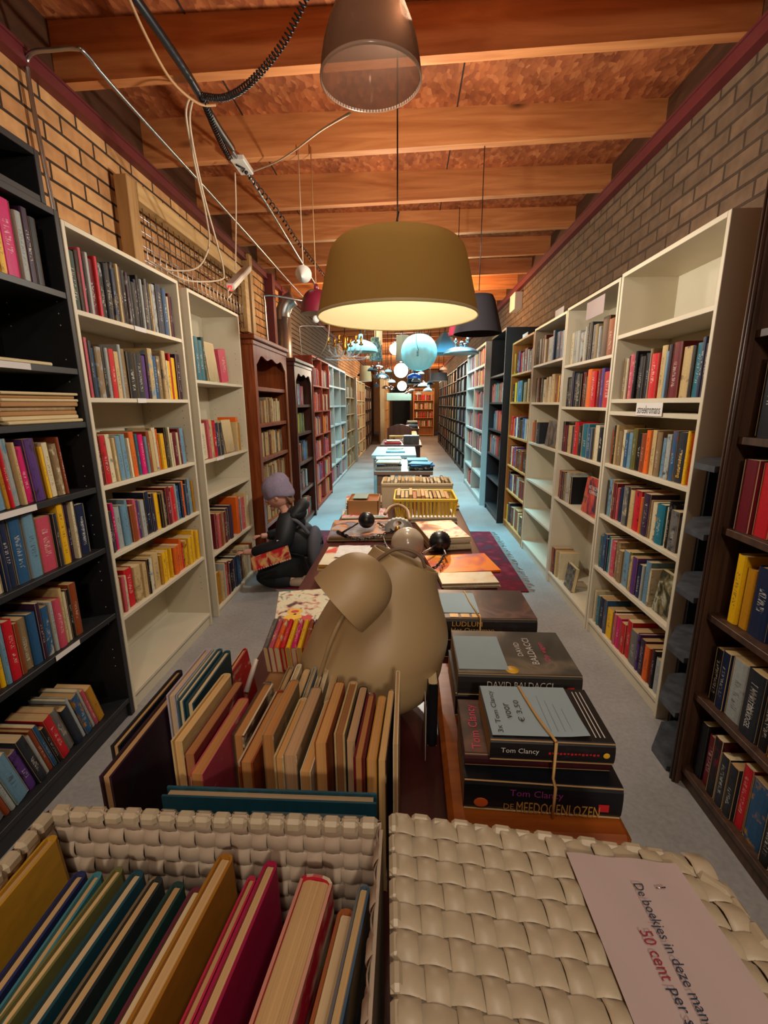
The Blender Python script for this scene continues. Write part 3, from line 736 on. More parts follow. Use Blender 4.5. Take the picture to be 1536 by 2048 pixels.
fill(-1, LX, 7.08, 9.32, 3, [.05, .37, .70, 1.02, 1.34, 1.66], 'mprlswikby', .22, 'cubby', .025, .045, .55, skip={(4, 1), (5, 1), (3, 1), (2, 1), (1, 1), (4, 0)})
fill(-1, LX, 9.42, 10.88, 2, [.05, .42, .8, 1.15, 1.5], 'kBwxdKsO', .22, 'beigecase', .03, .05, .8)
fill(-1, LX, 11.22, 13.58, 3, [.05, .40, .75, 1.1, 1.45], 'wkOdxcBro', .23, 'creamcase', .03, .05, .9)
fill(-1, LX, 13.67, 16.08, 3, [.05, .45, .85, 1.2, 1.55], 'kBOxdKw', .24, 'farleft', .035, .06, .9)
fill(-1, -.78, 16.42, 19.38, 3, [.05, .42, .8, 1.15, 1.5], 'roOwBdc', .24, 'farpine', .04, .07)
fill(1, 1.04, 5.2, 6.0, 1, [.75, 1.05, 1.37], 'rrwsobgitxO', .21, 'tallblack', .016, .03)
fill(1, 1.04, 5.2, 6.0, 1, [1.37], 'oOnbs', .22, 'tallblack2', .02, .03, 0.)
fill(1, .99, 6.18, 7.92, 2, [.08, .4, .7, 1.0, 1.3, 1.6, 1.86], 'rmplsbitwikg', .21, 'bluewhite', .02, .04, .85, skip={(0, 0), (1, 0)})
fill(1, RX, 8.02, 10.58, 4, [.08, .4, .7, 1.0, 1.3, 1.6, 1.88], 'bblgsntKewsp', .22, 'blackfour', .025, .045)
fill(1, RX, 10.67, 13.18, 4, [.08, .4, .7, 1.0, 1.3, 1.6, 1.86], 'cxwOBYKsk', .22, 'blackmid', .03, .05)
fill(1, RX, 13.27, 16.58, 5, [.08, .4, .7, 1.0, 1.3, 1.6, 1.86], 'kKwOrbBx', .22, 'blackfar', .035, .06)
for z in (.42, .78, 1.14, 1.5):
    x = .28
    while x < 1.08:
        t = random.uniform(.03, .05); SPECS.append(dict(M=frame((x+t/2, 19.93, z), (0, 1, 0), (-1, 0, 0), (0, 0, 1)), t=t*.94, h=random.uniform(.2, .26), d=.16, c=random.choice('OdrcwxB'), place='end', where='row', num=1, count='left', first=False, tall=False, thick=2)); x += t

INDIV = 300
for s in SPECS:
    cpt = s['M'] @ Vector((0, 0, s['h']/2)); px, py, dz = project(cpt)
    vis = -25 < px < 1561 and -30 < py < 2078 and dz > 0
    s['size'] = (s['t']*s['h']/dz**2) if vis else 0; s['named'] = s['where'] != 'row' and vis
chosen = sorted([s for s in SPECS if s['named']], key=lambda s: -s['size'])[:INDIV]
chid = set(id(s) for s in chosen)
BOOKS = {}
for s in chosen:
    random.seed(int(s['num']*77+hash_(s['place']+s['where'])))
    side_w = 'right' if s['count'] == 'right' else 'left'
    look = NAMES[s['c']]
    pos = '%s from the %s' % (ordn(s['num']), side_w)
    lab = '%s book, %s, %s of the %s' % (look, pos, s['where'], s['place'])
    if len(lab.replace(',', ' ').split()) > 16: lab = '%s book, %s from %s, %s, %s' % (look, ordn(s['num']), side_w, s['where'], s['place'])
    BOOKS[s['place'], s['where'], s['num']] = (make_book(s['M'], s['t'], s['h'], s['d'], s['c'], label=lab, group='books on the '+s['place']), s)
# all the smaller, more distant ones
V, FA, UV, C1, C2, SD, MI = [], [], [], [], [], [], []
random.seed(99)
for s in SPECS:
    if id(s) in chid: continue
    if s['size'] == 0 and s['where'] != 'row': continue
    vs, fs, uv, pv, pf = cover_geo(s['t'], s['h'], s['d'], False); n = len(V); V += [tuple(s['M']@Vector(v)) for v in vs]
    a = vary(rgb(s['c']), .15); b = rgb(second(s['c'])); sd = random.random()*50
    for f, q in zip(fs, uv):
        FA.append(tuple(n+i for i in f)); UV += [k for p in q for k in p]; C1 += list(a)*len(f); C2 += list(b)*len(f); SD.append(sd); MI.append(0)
    n = len(V); V += [tuple(s['M']@Vector(v)) for v in pv]; pc = lin(random.choice(PAGEC))
    for f in pf: FA.append(tuple(n+i for i in f)); UV += [0.]*8; C1 += list(pc)*4; C2 += [0., 0., 0., 1.]*4; SD.append(0.); MI.append(1)
me = bpy.data.meshes.new('shelved_books'); me.from_pydata(V, [], FA); me.update()
set_attrs(me, C1, C2, SD, UV); me.materials.append(cover_m); me.materials.append(page_m); me.polygons.foreach_set('material_index', MI)
o = bpy.data.objects.new('shelved_books', me); C.objects.link(o)
tag(o, 'small distant rows of books filling the farther shelves on both sides', 'books', kind='stuff')

# readable spines
def spine_text(key, body, L, H, mat, z=.5, down=True, bold=0.):
    if key not in BOOKS: return
    b, s = BOOKS[key]; c = (-.0006, 0, s['h']*z)
    H = min(H, s['t']*.62)
    if down: text(body, L, H, c, (0, 0, -1), (0, -1, 0), mat, b, lift=.0008, bold=bold)
    else: text(body, L, H, c, (0, 0, 1), (0, 1, 0), mat, b, lift=.0008, bold=bold)
spine_text((s0, 'fourth row', 4), 'TOKVOGEL', .09, .02, silver, .35)
spine_text((nb, 'middle shelf', 1), 'ANNE & SIMON', .10, .012, silver, .5, False)
spine_text((s1, 'row under the sign', 17), 'Beaumarric', .10, .024, yellowf, .35, False)
# face-out books on shelves
def face_out(side, X, y, z, w_, h, cols, label, scale=12, tilt=.12, page=True, words=None, t=.025):
    art = mk_art('cover_picture_'+str(len(MATS)), cols, scale)
    r = thing('book', (X+side*.03, y, z+.0045), label, 'book', 'books facing out from the shelves')
    T = Matrix.Rotation(side*tilt, 4, 'Y')
    MB().bbox(-.002, 0, -w_/2, w_/2, 0, h, .0005, T).bbox(t*side if side > 0 else t*side-.002, (t*side+.002) if side > 0 else t*side, -w_/2, w_/2, 0, h, .0005, T).build('cover', art, r)
    MB().box(min(0, side*t), max(0, side*t), -w_/2+.003, w_/2-.003, .002, h-.002, T).build('page_block', cream, r)
    if words:
        for (b, L, H, zz, m_) in words: text(b, L, H, T@Vector((-side*.0022, 0, zz)), (0, -side, 0), T.to_3x3()@Vector((0, 0, 1)), m_, r, lift=.001)
    return r
face_out(1, RX, 2.80, Zb['R2'][1], .28, .225, [(20, 14, 16), (40, 20, 22), (170, 30, 30), (196, 90, 40), (60, 26, 26)], 'dark red novel facing out on the second white bookcase on the right', 9, words=[('HET NEGENDE', .17, .022, .165, silver), ('KOHINKIER', .14, .020, .138, silver)])
face_out(1, RX, 1.92, Zb['R1'][1], .15, .195, [(60, 62, 40), (30, 34, 26), (110, 100, 60), (170, 176, 160), (90, 80, 40)], 'old landscape picture book facing out on the streekromans bookcase', 14)
face_out(1, RX, 3.05, Zb['R2'][0], .15, .17, [(40, 40, 36), (120, 118, 100), (20, 22, 20), (150, 150, 130)], 'book with palm picture and orange bands facing out on bottom shelf', 22, words=[('I', .0001, .0001, .1, ink)])
face_out(1, RX, 3.70, Zb['R3'][3], .26, .20, [(56, 44, 36), (30, 24, 22), (110, 92, 76), (60, 50, 44)], 'brown and black picture book facing out on the third white bookcase', 10)
face_out(-1, LX, 3.05, Zb['L3'][4], .15, .245, [(190, 190, 150), (210, 205, 180), (120, 130, 100), (200, 198, 165)], 'pale green book with flower cover facing out behind the child', 10, tilt=.1)
face_out(-1, LX, 3.22, Zb['L3'][3], .17, .23, [(190, 30, 30), (214, 160, 40), (40, 70, 90), (200, 60, 30), (30, 34, 50)], 'colourful red and yellow book facing out on the second white bookcase', 12, tilt=.1)

# magazines lying on the near black bookcase
for (n, ya, yb, z0, nm) in ((8, 1.02, 1.36, Zb['L1'][4], 'left'), (8, 1.375, 1.715, Zb['L1'][4], 'right')):
    z = z0+.001
    for i in range(n):
        t = random.uniform(.009, .016); j = random.uniform(-.008, .008)
        o = MB().bbox(-.11, .11, -(yb-ya)/2, (yb-ya)/2, 0, t, .003).build('magazine', random.choice([cardb, cream, oakb, cream]))
        o.location = (LX-.125+j, (ya+yb)/2+j, z); z += t+.0006
        tag(o, 'magazine lying flat in the %s pile on the black bookcase, %s from the bottom' % (nm, ordn(i+1)), 'magazine', 'magazines piled on the black bookcase')
for i, (ya, yb, t) in enumerate(((1.0, 1.22, .02), (1.18, 1.62, .012))):
    o = MB().bbox(-.1, .1, -(yb-ya)/2, (yb-ya)/2, 0, t, .003).build('magazine', cream); o.location = (LX-.115, (ya+yb)/2, Zb['L1'][5]+.001+(0 if i else .0125))
    tag(o, ['thin magazine lying left on the upper black shelf', 'wide magazine lying on the upper black shelf near its label'][i], 'magazine', 'magazines on the upper black shelf')

# ------------------------------------------------------------------ the long table and what lies on it
TZ = .76
tb = thing('long_table', (-.03, 1.65, 0), 'long dark red table down the middle of the aisle piled with books', 'table')
MB().bbox(-.335, .335, -1.58, 1.30, TZ-.03, TZ, .004).build('tabletop', table_m, tb)
MB().bbox(-.29, .29, -1.5, 1.2, TZ-.10, TZ-.03, .002).build('apron', table_m, tb)
for x in (-.27, .27):
    for y in (-1.45, -.1, 1.18): MB().bbox(x-.03, x+.03, y-.03, y+.03, .011 if y > -.2 else 0, TZ-.10, .004).build('leg', table_m, tb)

def flat(nl, nr, fl, ztop, th, col, label, col2='w', cat='book', group=None, art=None, hard=False, name='book', pagec=None, words=(), extra=0, zrot=None):
    p0, p1, p2 = at(*nl, Z=ztop), at(*nr, Z=ztop), at(*fl, Z=ztop)
    ex = p1-p0; L = ex.length; ex.normalize(); ey = Vector((0, 0, 1)).cross(ex); D = abs((p2-p0).dot(ey))
    M = frame((p0.x, p0.y, ztop-th/2), ey, (0, 0, 1), ex)
    o = make_book(M, th, L, D, col, col2, label, group, hard, name, pagec=pagec); o['category'] = cat
    if art:
        a = MB().box(.004, D-.001, th/2+.0001, th/2+.0008, .001, L-.001).build('cover_picture', art, o)
    for (body, Lx, H, at_, r, u, mat) in words:   # at_ in (along, into, up) fractions; r,u in (along, into, up)
        def loc(v): return Vector((v[1], v[2], v[0]))
        c = Vector((at_[1]*D, (at_[2]-.5)*th, at_[0]*L)); text(body, Lx, H, c, loc(r), loc(u), mat, o, lift=.0012)
    return o, M, L, D
A, I_, U = (1, 0, 0), (0, 1, 0), (0, 0, 1)
art1 = mk_art('comic_cover_print', [(120, 120, 120), (206, 200, 170), (214, 206, 176), (206, 200, 170), (200, 130, 110), (60, 60, 60)], 30)
art2 = mk_art('magazine_print_red', [(216, 206, 176), (220, 210, 182), (210, 202, 176), (214, 190, 150), (200, 40, 44)], 12)
art3 = mk_art('magazine_print_dusk', [(50, 60, 84), (120, 128, 140), (86, 60, 70), (196, 130, 80), (160, 150, 150)], 12)
art4 = mk_art('magazine_print_blue', [(220, 212, 190), (210, 40, 90), (222, 216, 200), (90, 160, 180), (220, 205, 160)], 18)
art5 = mk_art('magazine_print_violet', [(96, 70, 110), (214, 204, 178), (216, 206, 180), (200, 70, 64)], 10)
art6 = mk_art('orange_magazine_print', [(140, 80, 110), (206, 90, 60), (226, 120, 24), (226, 124, 30), (228, 160, 60)], 9)
art7 = mk_art('atlas_print', [(216, 190, 120), (110, 120, 100), (214, 188, 120), (60, 70, 60)], 14)
art8 = mk_art('food_magazine_print', [(206, 60, 120), (226, 214, 190), (222, 206, 176), (214, 110, 50), (120, 40, 44)], 11)
art9 = mk_art('thriller_cover_print', [(20, 12, 14), (52, 26, 26), (96, 62, 48), (26, 14, 18), (16, 12, 16)], 9)
art10 = mk_art('grey_motion_cover_print', [(40, 44, 42), (70, 72, 66), (120, 112, 96), (44, 46, 44)], 8)
red_p = ink_r
# right side, from the viewer on: board, Clancy set, Baldacci set, Ludlum set
b = MB(); b.bbox(0, .243, 0, .42, 0, .037, .008)
o = b.build('wooden_board', board_m, M=Matrix.Translation((.060, .499, TZ+.0005)))
tag(o, 'orange brown wooden board under the stack of thrillers on the table', 'board')
zb = TZ+.038
bo, M_, L_, D_ = None, None, None, None
def place_book(x, y, z, rz, L, D, t, col, label, col2='K', art=None, words=(), hard=False, group=None, pagec=None, cat='book'):
    ex = Vector((math.cos(rz), math.sin(rz), 0)); ey = Vector((-math.sin(rz), math.cos(rz), 0))
    M = frame((x, y, z+t/2), ey, (0, 0, 1), ex); o = make_book(M, t, L, D, col, col2, label, group, hard, seed=-1., pagec=pagec); 
    if art: MB().box(.004, D-.001, t/2+.0001, t/2+.0007, .001, L-.001).build('cover_picture', art, o)
    for (body, Lx, H, a, r, u, mat) in words:
        def loc(v): return Vector((v[1], v[2], v[0]))
        c = Vector((a[1]*D, (a[2]-.5)*t, a[0]*L)); text(body, Lx, H, c, loc(r), loc(u), mat, o, lift=.0012)
    return o
gset = 'thrillers in the banded set of three'
c1 = place_book(.082, .536, zb, -.04, .215, .135, .050, (16, 20, 26), 'thick black thriller with large gold title, lowest of the banded set', words=[
    ('MEEDOGENLOZEN', .112, .018, (.60, -.004, .25), A, U, gold), ('DE', .014, .009, (.29, -.004, .25), A, U, gold), ('Tom Clancy', .072, .014, (.46, -.004, .68), A, U, purpf)], group=gset, col2='k')
MB().add([(-.0009, y, z) for y, z in ((-.012, .183), (-.012, .197), (.0, .197), (.0, .183))], [(0, 1, 2, 3)]).build('publisher_mark', redf, c1)
MB().ball((-.0006, -.010, .024), .010, 12, (.05, .8, 1)).build('cover_picture', orangef, c1)
c2 = place_book(.085, .561, zb+.0508, -.02, .205, .125, .020, (60, 24, 30), 'dark red thriller with pink title rotated at its left, middle of the set', group=gset, col2='d', words=[
    ('Tom Clancy', .10, .018, (.10, .48, 1), I_, (-1, 0, 0), pinkf)], art=art9)
c3 = place_book(.118, .549, zb+.0716, -.02, .170, .125, .034, (24, 22, 24), 'black thriller with white and red spine lettering, topmost under the large note', group=gset, col2='K', words=[
    ('Tom Clancy', .052, .010, (.24, -.004, .55), A, U, silver)])
rd = MB()
for i in range(14): rd.box(-.0011, -.0006, -.0015+.0006*(i % 3), .0015, .080+i*.0050, .0832+i*.0050)
rd.build('red_title_strip', redf, c3)
mk = MB()
for i in range(3): mk.box(.012, .115, .0183, .0188, .146+i*.006, .1475+i*.006)
mk.build('blurb_lines', silver, c3)
MB().ball((-.001, 0, .158), .0045, 12, (.1, 1, 1)).build('publisher_mark', yellowf, c3)
zt = zb+.0716+.034
nt = thing('paper_note', (.118, .547, zt+.0006), 'large pale blue handwritten price note on the nearest thriller stack', 'note')
nm = MB(); g = 10; vs = []
for j in range(g+1):
    for i in range(g+1):
        x, y = i/g*.135+.004, j/g*.115+.010; vs.append((x, y, .0012+.006*max(0, (i/g-.75))*max(0, (.35-j/g))*12*.5))
nm.add(vs, [(j*(g+1)+i, j*(g+1)+i+1, (j+1)*(g+1)+i+1, (j+1)*(g+1)+i) for j in range(g) for i in range(g)], True).build('sheet', paper_b, nt)
for (b_, L, H, x) in (('3x Tom Clancy', .095, .010, .018), ('voor', .035, .008, .036), ('\u20ac 3,50', .05, .010, .053)):
    text(b_, L, H, (x, .062, .0022), (0, 1, 0), (-1, 0, 0), ink, nt, name='handwriting', lift=.0006)
fl_ = MB()
for i in range(4): fl_.box(.088+i*.010, .0885+i*.010, .02, .10-.01*i, .0018, .0021)
fl_.build('faint_print', plain('faint_grey_print', (120, 140, 150), .8), nt)
rb = MB(); X0 = .206
rb.tube(spline([(X0, .545, zt+.004), (X0-.012, .594, zt+.0045), (X0-.022, .669, zt+.004)], 4), .0022, 6).tube([(X0, .5435, zt+.003), (X0, .5435, zb+.051), (X0-.0015, .5275, zb+.05), (X0-.002, .5275, zb-.0005)], .0022, 6)
tag(rb.build('rubber_band', band_m), 'tan rubber band around the three thrillers and their note', 'band')
# middle stack
zc = TZ+.038
d0 = place_book(.09, .735, zc, 0, .205, .15, .048, (30, 26, 26), 'dark thriller beneath the grey covered one, middle stack on the board', col2='k')
d1 = place_book(.093, .728, zc+.0486, -.01, .218, .160, .044, (34, 32, 30), 'grey covered thriller with white title, top of the middle stack', col2='K', art=art10, words=[
    ('DAVID BALDACCI', .115, .012, (.50, -.004, .58), A, U, silver), ('DAVID', .05, .010, (.57, .55, 1), I_, (-1, 0, 0), silver), ('BALDACCI', .095, .013, (.67, .52, 1), I_, (-1, 0, 0), silver),
    ('Op eigen', .070, .012, (.79, .5, 1), I_, (-1, 0, 0), pinkf)])
MB().add([(-.0011, y, z) for y, z in ((-.014, .192), (-.014, .204), (.001, .204), (.001, .192))], [(0, 1, 2, 3)]).build('publisher_mark', redf, d1)
MB().lathe([(0, 0), (.012, 0), (.012, .0006), (0, .0006)], 16, Matrix.Translation((.016, .0226, .098)) @ Matrix.Rotation(-PI/2, 4, 'X')).build('price_sticker', yellowf, d1)
nt2 = tag(MB().bbox(.096, .185, .742, .862, zc+.0936, zc+.0944, .0002).build('paper_note', paper_b), 'pale blue note on the grey thriller cover of the middle stack', 'note')
# farthest stack
e0 = place_book(.085, .995, zc-.0368, 0, .21, .16, .050, (26, 24, 22), 'dark thriller hidden lowest in the farthest thriller stack', words=[('LUDLUM', .07, .010, (.3, -.004, .6), A, U, silver)])
e1 = place_book(.085, .985, zc+.0138, .0, .220, .17, .058, (20, 16, 18), 'black thriller with gold lettering under a tied note, farthest thriller stack', words=[
    ('LUDLUM', .07, .012, (.26, -.004, .78), A, U, gold), ('Het Osterman', .10, .010, (.32, -.004, .52), A, U, gold), ('conflict', .06, .010, (.26, -.004, .28), A, U, gold)], art=art9)
cl = MB()
for i, m_ in enumerate((silver, gold, gold)): cl.box(.006, .024, .0300, .0305, .018+i*.026, .038+i*.026)
cl.build('cover_lettering', gold, e1)
nt3 = tag(MB().bbox(.087, .175, 1.012, 1.13, zc+.0732, zc+.074, .0002).build('paper_note', paper_b), 'grey blue note tied on the farthest thriller stack', 'note')
rb = MB().tube([(.172, .980, zc-.03), (.172, .980, zc+.0755), (.160, 1.06, zc+.0765), (.153, 1.14, zc+.0755)], .002, 6)
tag(rb.build('rubber_band', band_m), 'rubber band around the farthest thriller stack', 'band')
# book and label leaning left of the Baldacci stack
o = make_book(frame((.047, .70, TZ+.001), (0, 1, 0), (-1, 0, 0), (0, 0, 1)), .018, .125, .12, 'k', 'K', 'narrow black book standing beside the beige lampshade', None)
o = tag(MB().bbox(-.0008, .0, -.035, .035, 0, .10, .0002).build('price_card', paper, M=Matrix.Translation((.034, .70, TZ+.001))), 'white handwritten card standing beside the beige lampshade', 'card')

def fpile(nl, nr, fl, z0, n, th, mats, label, art=None, last=None, name='magazine', cat='magazine', group=None):
    """a pile: n magazines, the topmost with a picture"""
    z = z0+.0006
    for i in range(n):
        top = i == n-1; lab = label if top else 'magazine in the pile under the %s' % last + ', %s from the bottom' % ordn(i+1)
        j = Vector((random.uniform(-1, 1), random.uniform(-1, 1)))*.004
        p0, p1, p2 = at(*nl, Z=z0+n*th), at(*nr, Z=z0+n*th), at(*fl, Z=z0+n*th)
        ex = p1-p0; L = ex.length; ex.normalize(); ey = Vector((0, 0, 1)).cross(ex); D = abs((p2-p0).dot(ey))
        M = frame((p0.x+j.x, p0.y+j.y, z+th/2), ey, (0, 0, 1), ex)
        o = make_book(M, th*.95, L, D, random.choice(mats), random.choice('wcs'), lab, group or 'magazines piled on the long table', False, name); o['category'] = cat
        if top and art: MB().box(.002, D-.001, th/2, th/2+.0006, .001, L-.001).build('cover_picture', art, o)
        z += th
random.seed(21)
fpile((548, 1262), (668, 1252), (563, 1184), TZ, 1, .010, 'w', 'white comic album with yellow and red print, left table edge', art1, cat='magazine')
cm_ = [o for o in C.objects if o.get('label', '').startswith('white comic album')][0]; D_ = .135
def blob(o, u, v, ru, rv, mat, z=.0058, nm='printed_shape', n=20, jag=0.):
    vs = [(v+rv*math.sin(2*PI*i/n)*(1+(jag if i % 2 else 0)), z, u+ru*math.cos(2*PI*i/n)*(1+(jag if i % 2 else 0))) for i in range(n)]
    MB().add(vs, [tuple(range(n))]).build(nm, mat, o)
blob(cm_, .055, .105, .020, .018, yellowf, jag=.25, z=.0060); blob(cm_, .055, .105, .012, .009, redf, z=.0062); blob(cm_, .05, .07, .022, .016, yellowf, jag=.4, z=.0060, n=14); blob(cm_, .088, .055, .014, .016, redf, jag=.6, z=.0060, n=14)
blob(cm_, .042, .026, .022, .022, yellowf, z=.0064, n=4)
fpile((636, 1130), (772, 1132), (668, 1094), TZ, 5, .013, 'cxwY', 'red and white magazine on the thick pile behind the dome lamp', art2, 'crumpled note')
fpile((656, 1074), (800, 1072), (678, 1040), TZ, 2, .012, 'nKx', 'dark blue magazine under the ribbed black globe', art3, 'dark blue magazine')
fpile((682, 1036), (775, 1034), (700, 1018), TZ, 1, .010, 'w', 'white magazine with blue figure and red edge on the table', art4)
fpile((693, 1006), (784, 1004), (703, 992), TZ, 3, .011, 'wc', 'white magazine with violet panel near the table end', art5, 'violet panel magazine')
fpile((806, 1011), (918, 1012), (800, 996), TZ, 2, .010, 'cx', 'tan atlas with mountain picture by the yellow crate', art7, 'tan atlas')
fpile((820, 1036), (914, 1036), (822, 1018), TZ, 3, .009, 'wsi', 'white booklet stacked behind the ribbed globe', paper, 'white booklet')
fpile((860, 1078), (943, 1074), (862, 1042), TZ, 2, .028, 'cw', 'food magazine on two thick volumes right of the chandelier', art8, 'food magazine')
fpile((868, 1146), (1001, 1140), (868, 1110), TZ, 2, .008, 'oO', 'orange magazine on the right table edge', art6, 'orange magazine')
fpile((886, 1168), (1001, 1165), (892, 1145), TZ, 3, .007, 'wx', 'pale magazine under the hanging blue note', art2, 'blue note')
tag(MB().bbox(.055, .215, 1.17, 1.255, TZ+.0225, TZ+.0235, .0002).build('paper_note', paper_b), 'blue note lying behind the farthest thriller stack', 'note')
cr = MB(); g = 8; vs = []
for j in range(g+1):
    for i in range(g+1): vs.append((i/g*.12-.06, j/g*.13-.065, random.uniform(0, .006)+.002))
cr.add(vs, [(j*(g+1)+i, j*(g+1)+i+1, (j+1)*(g+1)+i+1, (j+1)*(g+1)+i) for j in range(g) for i in range(g)])
p = at(706, 1103, Z=TZ+.07); tag(cr.build('crumpled_note', paper, M=Matrix.Translation((p.x, p.y, TZ+.0665))), 'crumpled white note on the red and white magazine', 'note')

# ------------------------------------------------------------------ box of upright books, left of the lampshade
random.seed(5)
xs = [(-.256, 'c', .015, .205), (-.240, 'd', .014, .20), (-.226, 'i', .016, .185), (-.207, 'B', .018, .175), (-.186, 'O', .020, .168), (-.165, 'x', .016, .18), (-.148, 'c', .014, .172), (-.131, 'x', .018, .182),
      (-.112, 'w', .014, .165), (-.096, 'O', .016, .19), (-.079, 'c', .015, .178), (-.063, 'k', .014, .17), (-.048, 'd', .013, .188), (-.034, 'Y', .013, .18), (-.021, 'B', .011, .185)]
for i, (x, c, t, h) in enumerate(xs):
    y = .575+random.uniform(-.02, .035)-(.0 if i > 2 else .02); d = .125+random.uniform(-.015, .02)
    M = frame((x, y, TZ+.001), (0, -1, 0), (1, 0, 0), (0, 0, 1)) @ Matrix.Rotation(-.05, 4, 'Z')
    make_book(M, t*.92, h+.016+random.uniform(-.006, .006), d, c, 'w', pagec=random.choice([(202, 150, 90), (176, 122, 70), (190, 152, 112), (160, 108, 66), (208, 168, 110)]), label= '%s hardback, %s from the left in the upright row on the table' % (NAMES[c], ordn(i+1)), group='upright books in front of the lampshade')
o = make_book(frame((-.012, .60, TZ+.001), (0, -1, 0), (1, 0, 0), (0, 0, 1)), .006, .215, .15, 'w', 'w', 'thin white album closing the right end of the upright row', None)
# second upright row a little behind
for i, (x, c, t, h) in enumerate([(-.20, 'x', .012, .155), (-.185, 'w', .010, .16), (-.172, 'c', .012, .15), (-.158, 's', .008, .155), (-.147, 'w', .008, .15), (-.136, 'w', .008, .155), (-.122, 'c', .012, .15)]):
    M = frame((x, .70, TZ+.001), (0, -1, 0), (1, 0, 0), (0, 0, 1)); make_book(M, t*.9, h, .09, c, 'w', '%s booklet, %s from the left in the short second row' % (NAMES[c], ordn(i+1)), 'booklets in the second row')
# large teal book standing on its long edge in front
o = make_book(frame((-.255, .388, TZ+.001), (0, 0, 1), (0, 1, 0), (-1, 0, 0)) @ Matrix.Translation((0, 0, -.225)), .014, .225, .202, (24, 72, 88), (60, 110, 124), 'large teal album standing along the front of the upright books', None, seed=3.)
MB().add([(.155, -.0073, z) for z in (.01, .13)]+[(.188, -.0073, z) for z in (.13, .01)], [(0, 1, 2, 3)]).build('price_sticker', plain('worn_sticker', (120, 138, 146), .5), o)
# tall picture books left
tall = [(-.346, .445, .012, .205, .16, 'k', 'K', 'dark book with white pages, outermost of the tall books at left'), (-.328, .40, .015, .205, .17, (48, 22, 40), 'K', 'tall book with ochre pages and plum cover at left'),
        (-.312, .515, .013, .225, .12, (170, 160, 170), 's', 'pale lilac album, left of the teal books'), (-.301, .515, .008, .225, .12, 's', 's', 'thin pale album between lilac and teal ones'),
        (-.291, .50, .010, .228, .13, (40, 80, 96), 't', 'tall teal album with pale edge'), (-.279, .50, .012, .225, .13, (26, 62, 74), 'K', 'tall dark teal hardback beside the upright row')]
for (x, y, t, h, d, c, c2_, lab) in tall:
    M = frame((x, y+d, TZ+.001), (0, -1, 0), (1, 0, 0), (0, 0, 1)) @ Matrix.Rotation(-.0, 4, 'Z')
    make_book(M, t*.92, h, d, c, c2_, lab, 'tall picture books at the left of the table', True)
# small pile behind: red book, paperbacks, pencil-like things
def leaned(x, y, z, t, h, d, c, lab, rx=0, ry=0, rz=0, hard=True, c2_='w'):
    M = Matrix.Translation((x, y, z)) @ Matrix.Rotation(rz, 4, 'Z') @ Matrix.Rotation(rx, 4, 'X') @ Matrix.Rotation(ry, 4, 'Y')
    return make_book(M @ frame((0, 0, 0), (0, -1, 0), (1, 0, 0), (0, 0, 1)), t, h, d, c, c2_, lab, 'jumbled small books by the lampshade', hard)
leaned(-.300, .80, TZ+.002, .012, .13, .11, (190, 30, 40), 'small red book with white edge standing beside the jumbled paperbacks', ry=-.15)
for i, c in enumerate('giorymyOpnb'):
    make_book(frame((-.285+i*.0115, .815, TZ+.125), (0, .25, -.97), (-1, 0, 0), (0, .97, .25)), .0105, .085, .07, c, 'w', '%s pocket book, %s from the left in the small bright row' % (NAMES[c], ordn(i+1)), 'pocket books by the lampshade', name='pocket_book')['category'] = 'pocket book'
leaned(-.145, .84, TZ+.05, .03, .10, .09, 'Y', 'mustard and white book propped up like a roof', ry=.5, hard=False, c2_='w')
for i in range(3):
    o = MB().bbox(-.09, .09, -.05, .05, 0, .016, .004).build('paperback', cardb, M=Matrix.Translation((-.20, .83, TZ+.001+i*.0165)) @ Matrix.Rotation(-.15+.06*i, 4, 'Z'))
    tag(o, 'curled tan paperback lying under the bright pocket books, %s from the bottom' % ordn(i+1), 'book', 'tan paperbacks under the pocket books')
leaned(-.093, .87, TZ+.002, .018, .16, .09, (120, 150, 160), 'tall narrow silver blue book standing by the lampshade', hard=True)
o = MB().ball((0, 0, 0), .017, 16).build('rubber_ball', orangef); o.location = (-.096, .83, TZ+.18); tag(o, 'orange ball on top of the narrow silver blue book', 'ball')
for i, (a, b_) in enumerate((((492, 1385), (512, 1320)), ((566, 1375), (578, 1340)))):
    p, q = at(*a, Y=.72), at(*b_, Y=.78); q2 = p+(q-p)*1.0
    o = MB().tube([p, q2], .0035 if i else .005, 8).build('white_stick', whitepl); tag(o, ['long white plastic stick leaning over the small books', 'short white stick among the booklets'][i], 'stick')

# ------------------------------------------------------------------ beige pod shaped lampshade, dome lamp
pod = MB(); prof = [(.0, .0), (.05, .001), (.09, .012), (.118, .04), (.133, .08), (.139, .115), (.137, .15), (.128, .19), (.115, .228), (.100, .262), (.085, .292), (.073, .318), (.066, .34), (.063, .355), (.059, .355), (.062, .335), (.08, .29), (.11, .22), (.13, .12)]
PM = Matrix.Translation((-.068, .785, TZ+.026)) @ Matrix.Rotation(-.22, 4, 'X')
fine = spline([(r_, 0, z_*.80) for r_, z_ in prof], 4); pod.lathe([(max(0, v.x), v.z) for v in fine], 72)
pod.v = [(x+.34*max(0, z-.09), y, z-x*.42*max(0, min(1, (z-.12)/.14))) for x, y, z in pod.v]
pd = thing('pod_lampshade', (0, 0, 0), 'large beige satin pod shaped lampshade with slanted neck standing on the table', 'lampshade'); pd.matrix_basis = PM
pod.build('shade', beige_p, pd)
cp = [at(x, y, Y=.79) for x, y in ((742, 1133), (765, 1112), (795, 1098), (825, 1103), (843, 1116), (850, 1135))]
wi = MB().tube(spline([PM.inverted()@q for q in cp], 6), .0032, 8).build('cord', plain('brown_cord', (120, 96, 74), .6), pd)
dm = thing('dome_lamp', (0, 0, 0), 'beige dome headed desk lamp leaning before the pod lampshade', 'lamp')
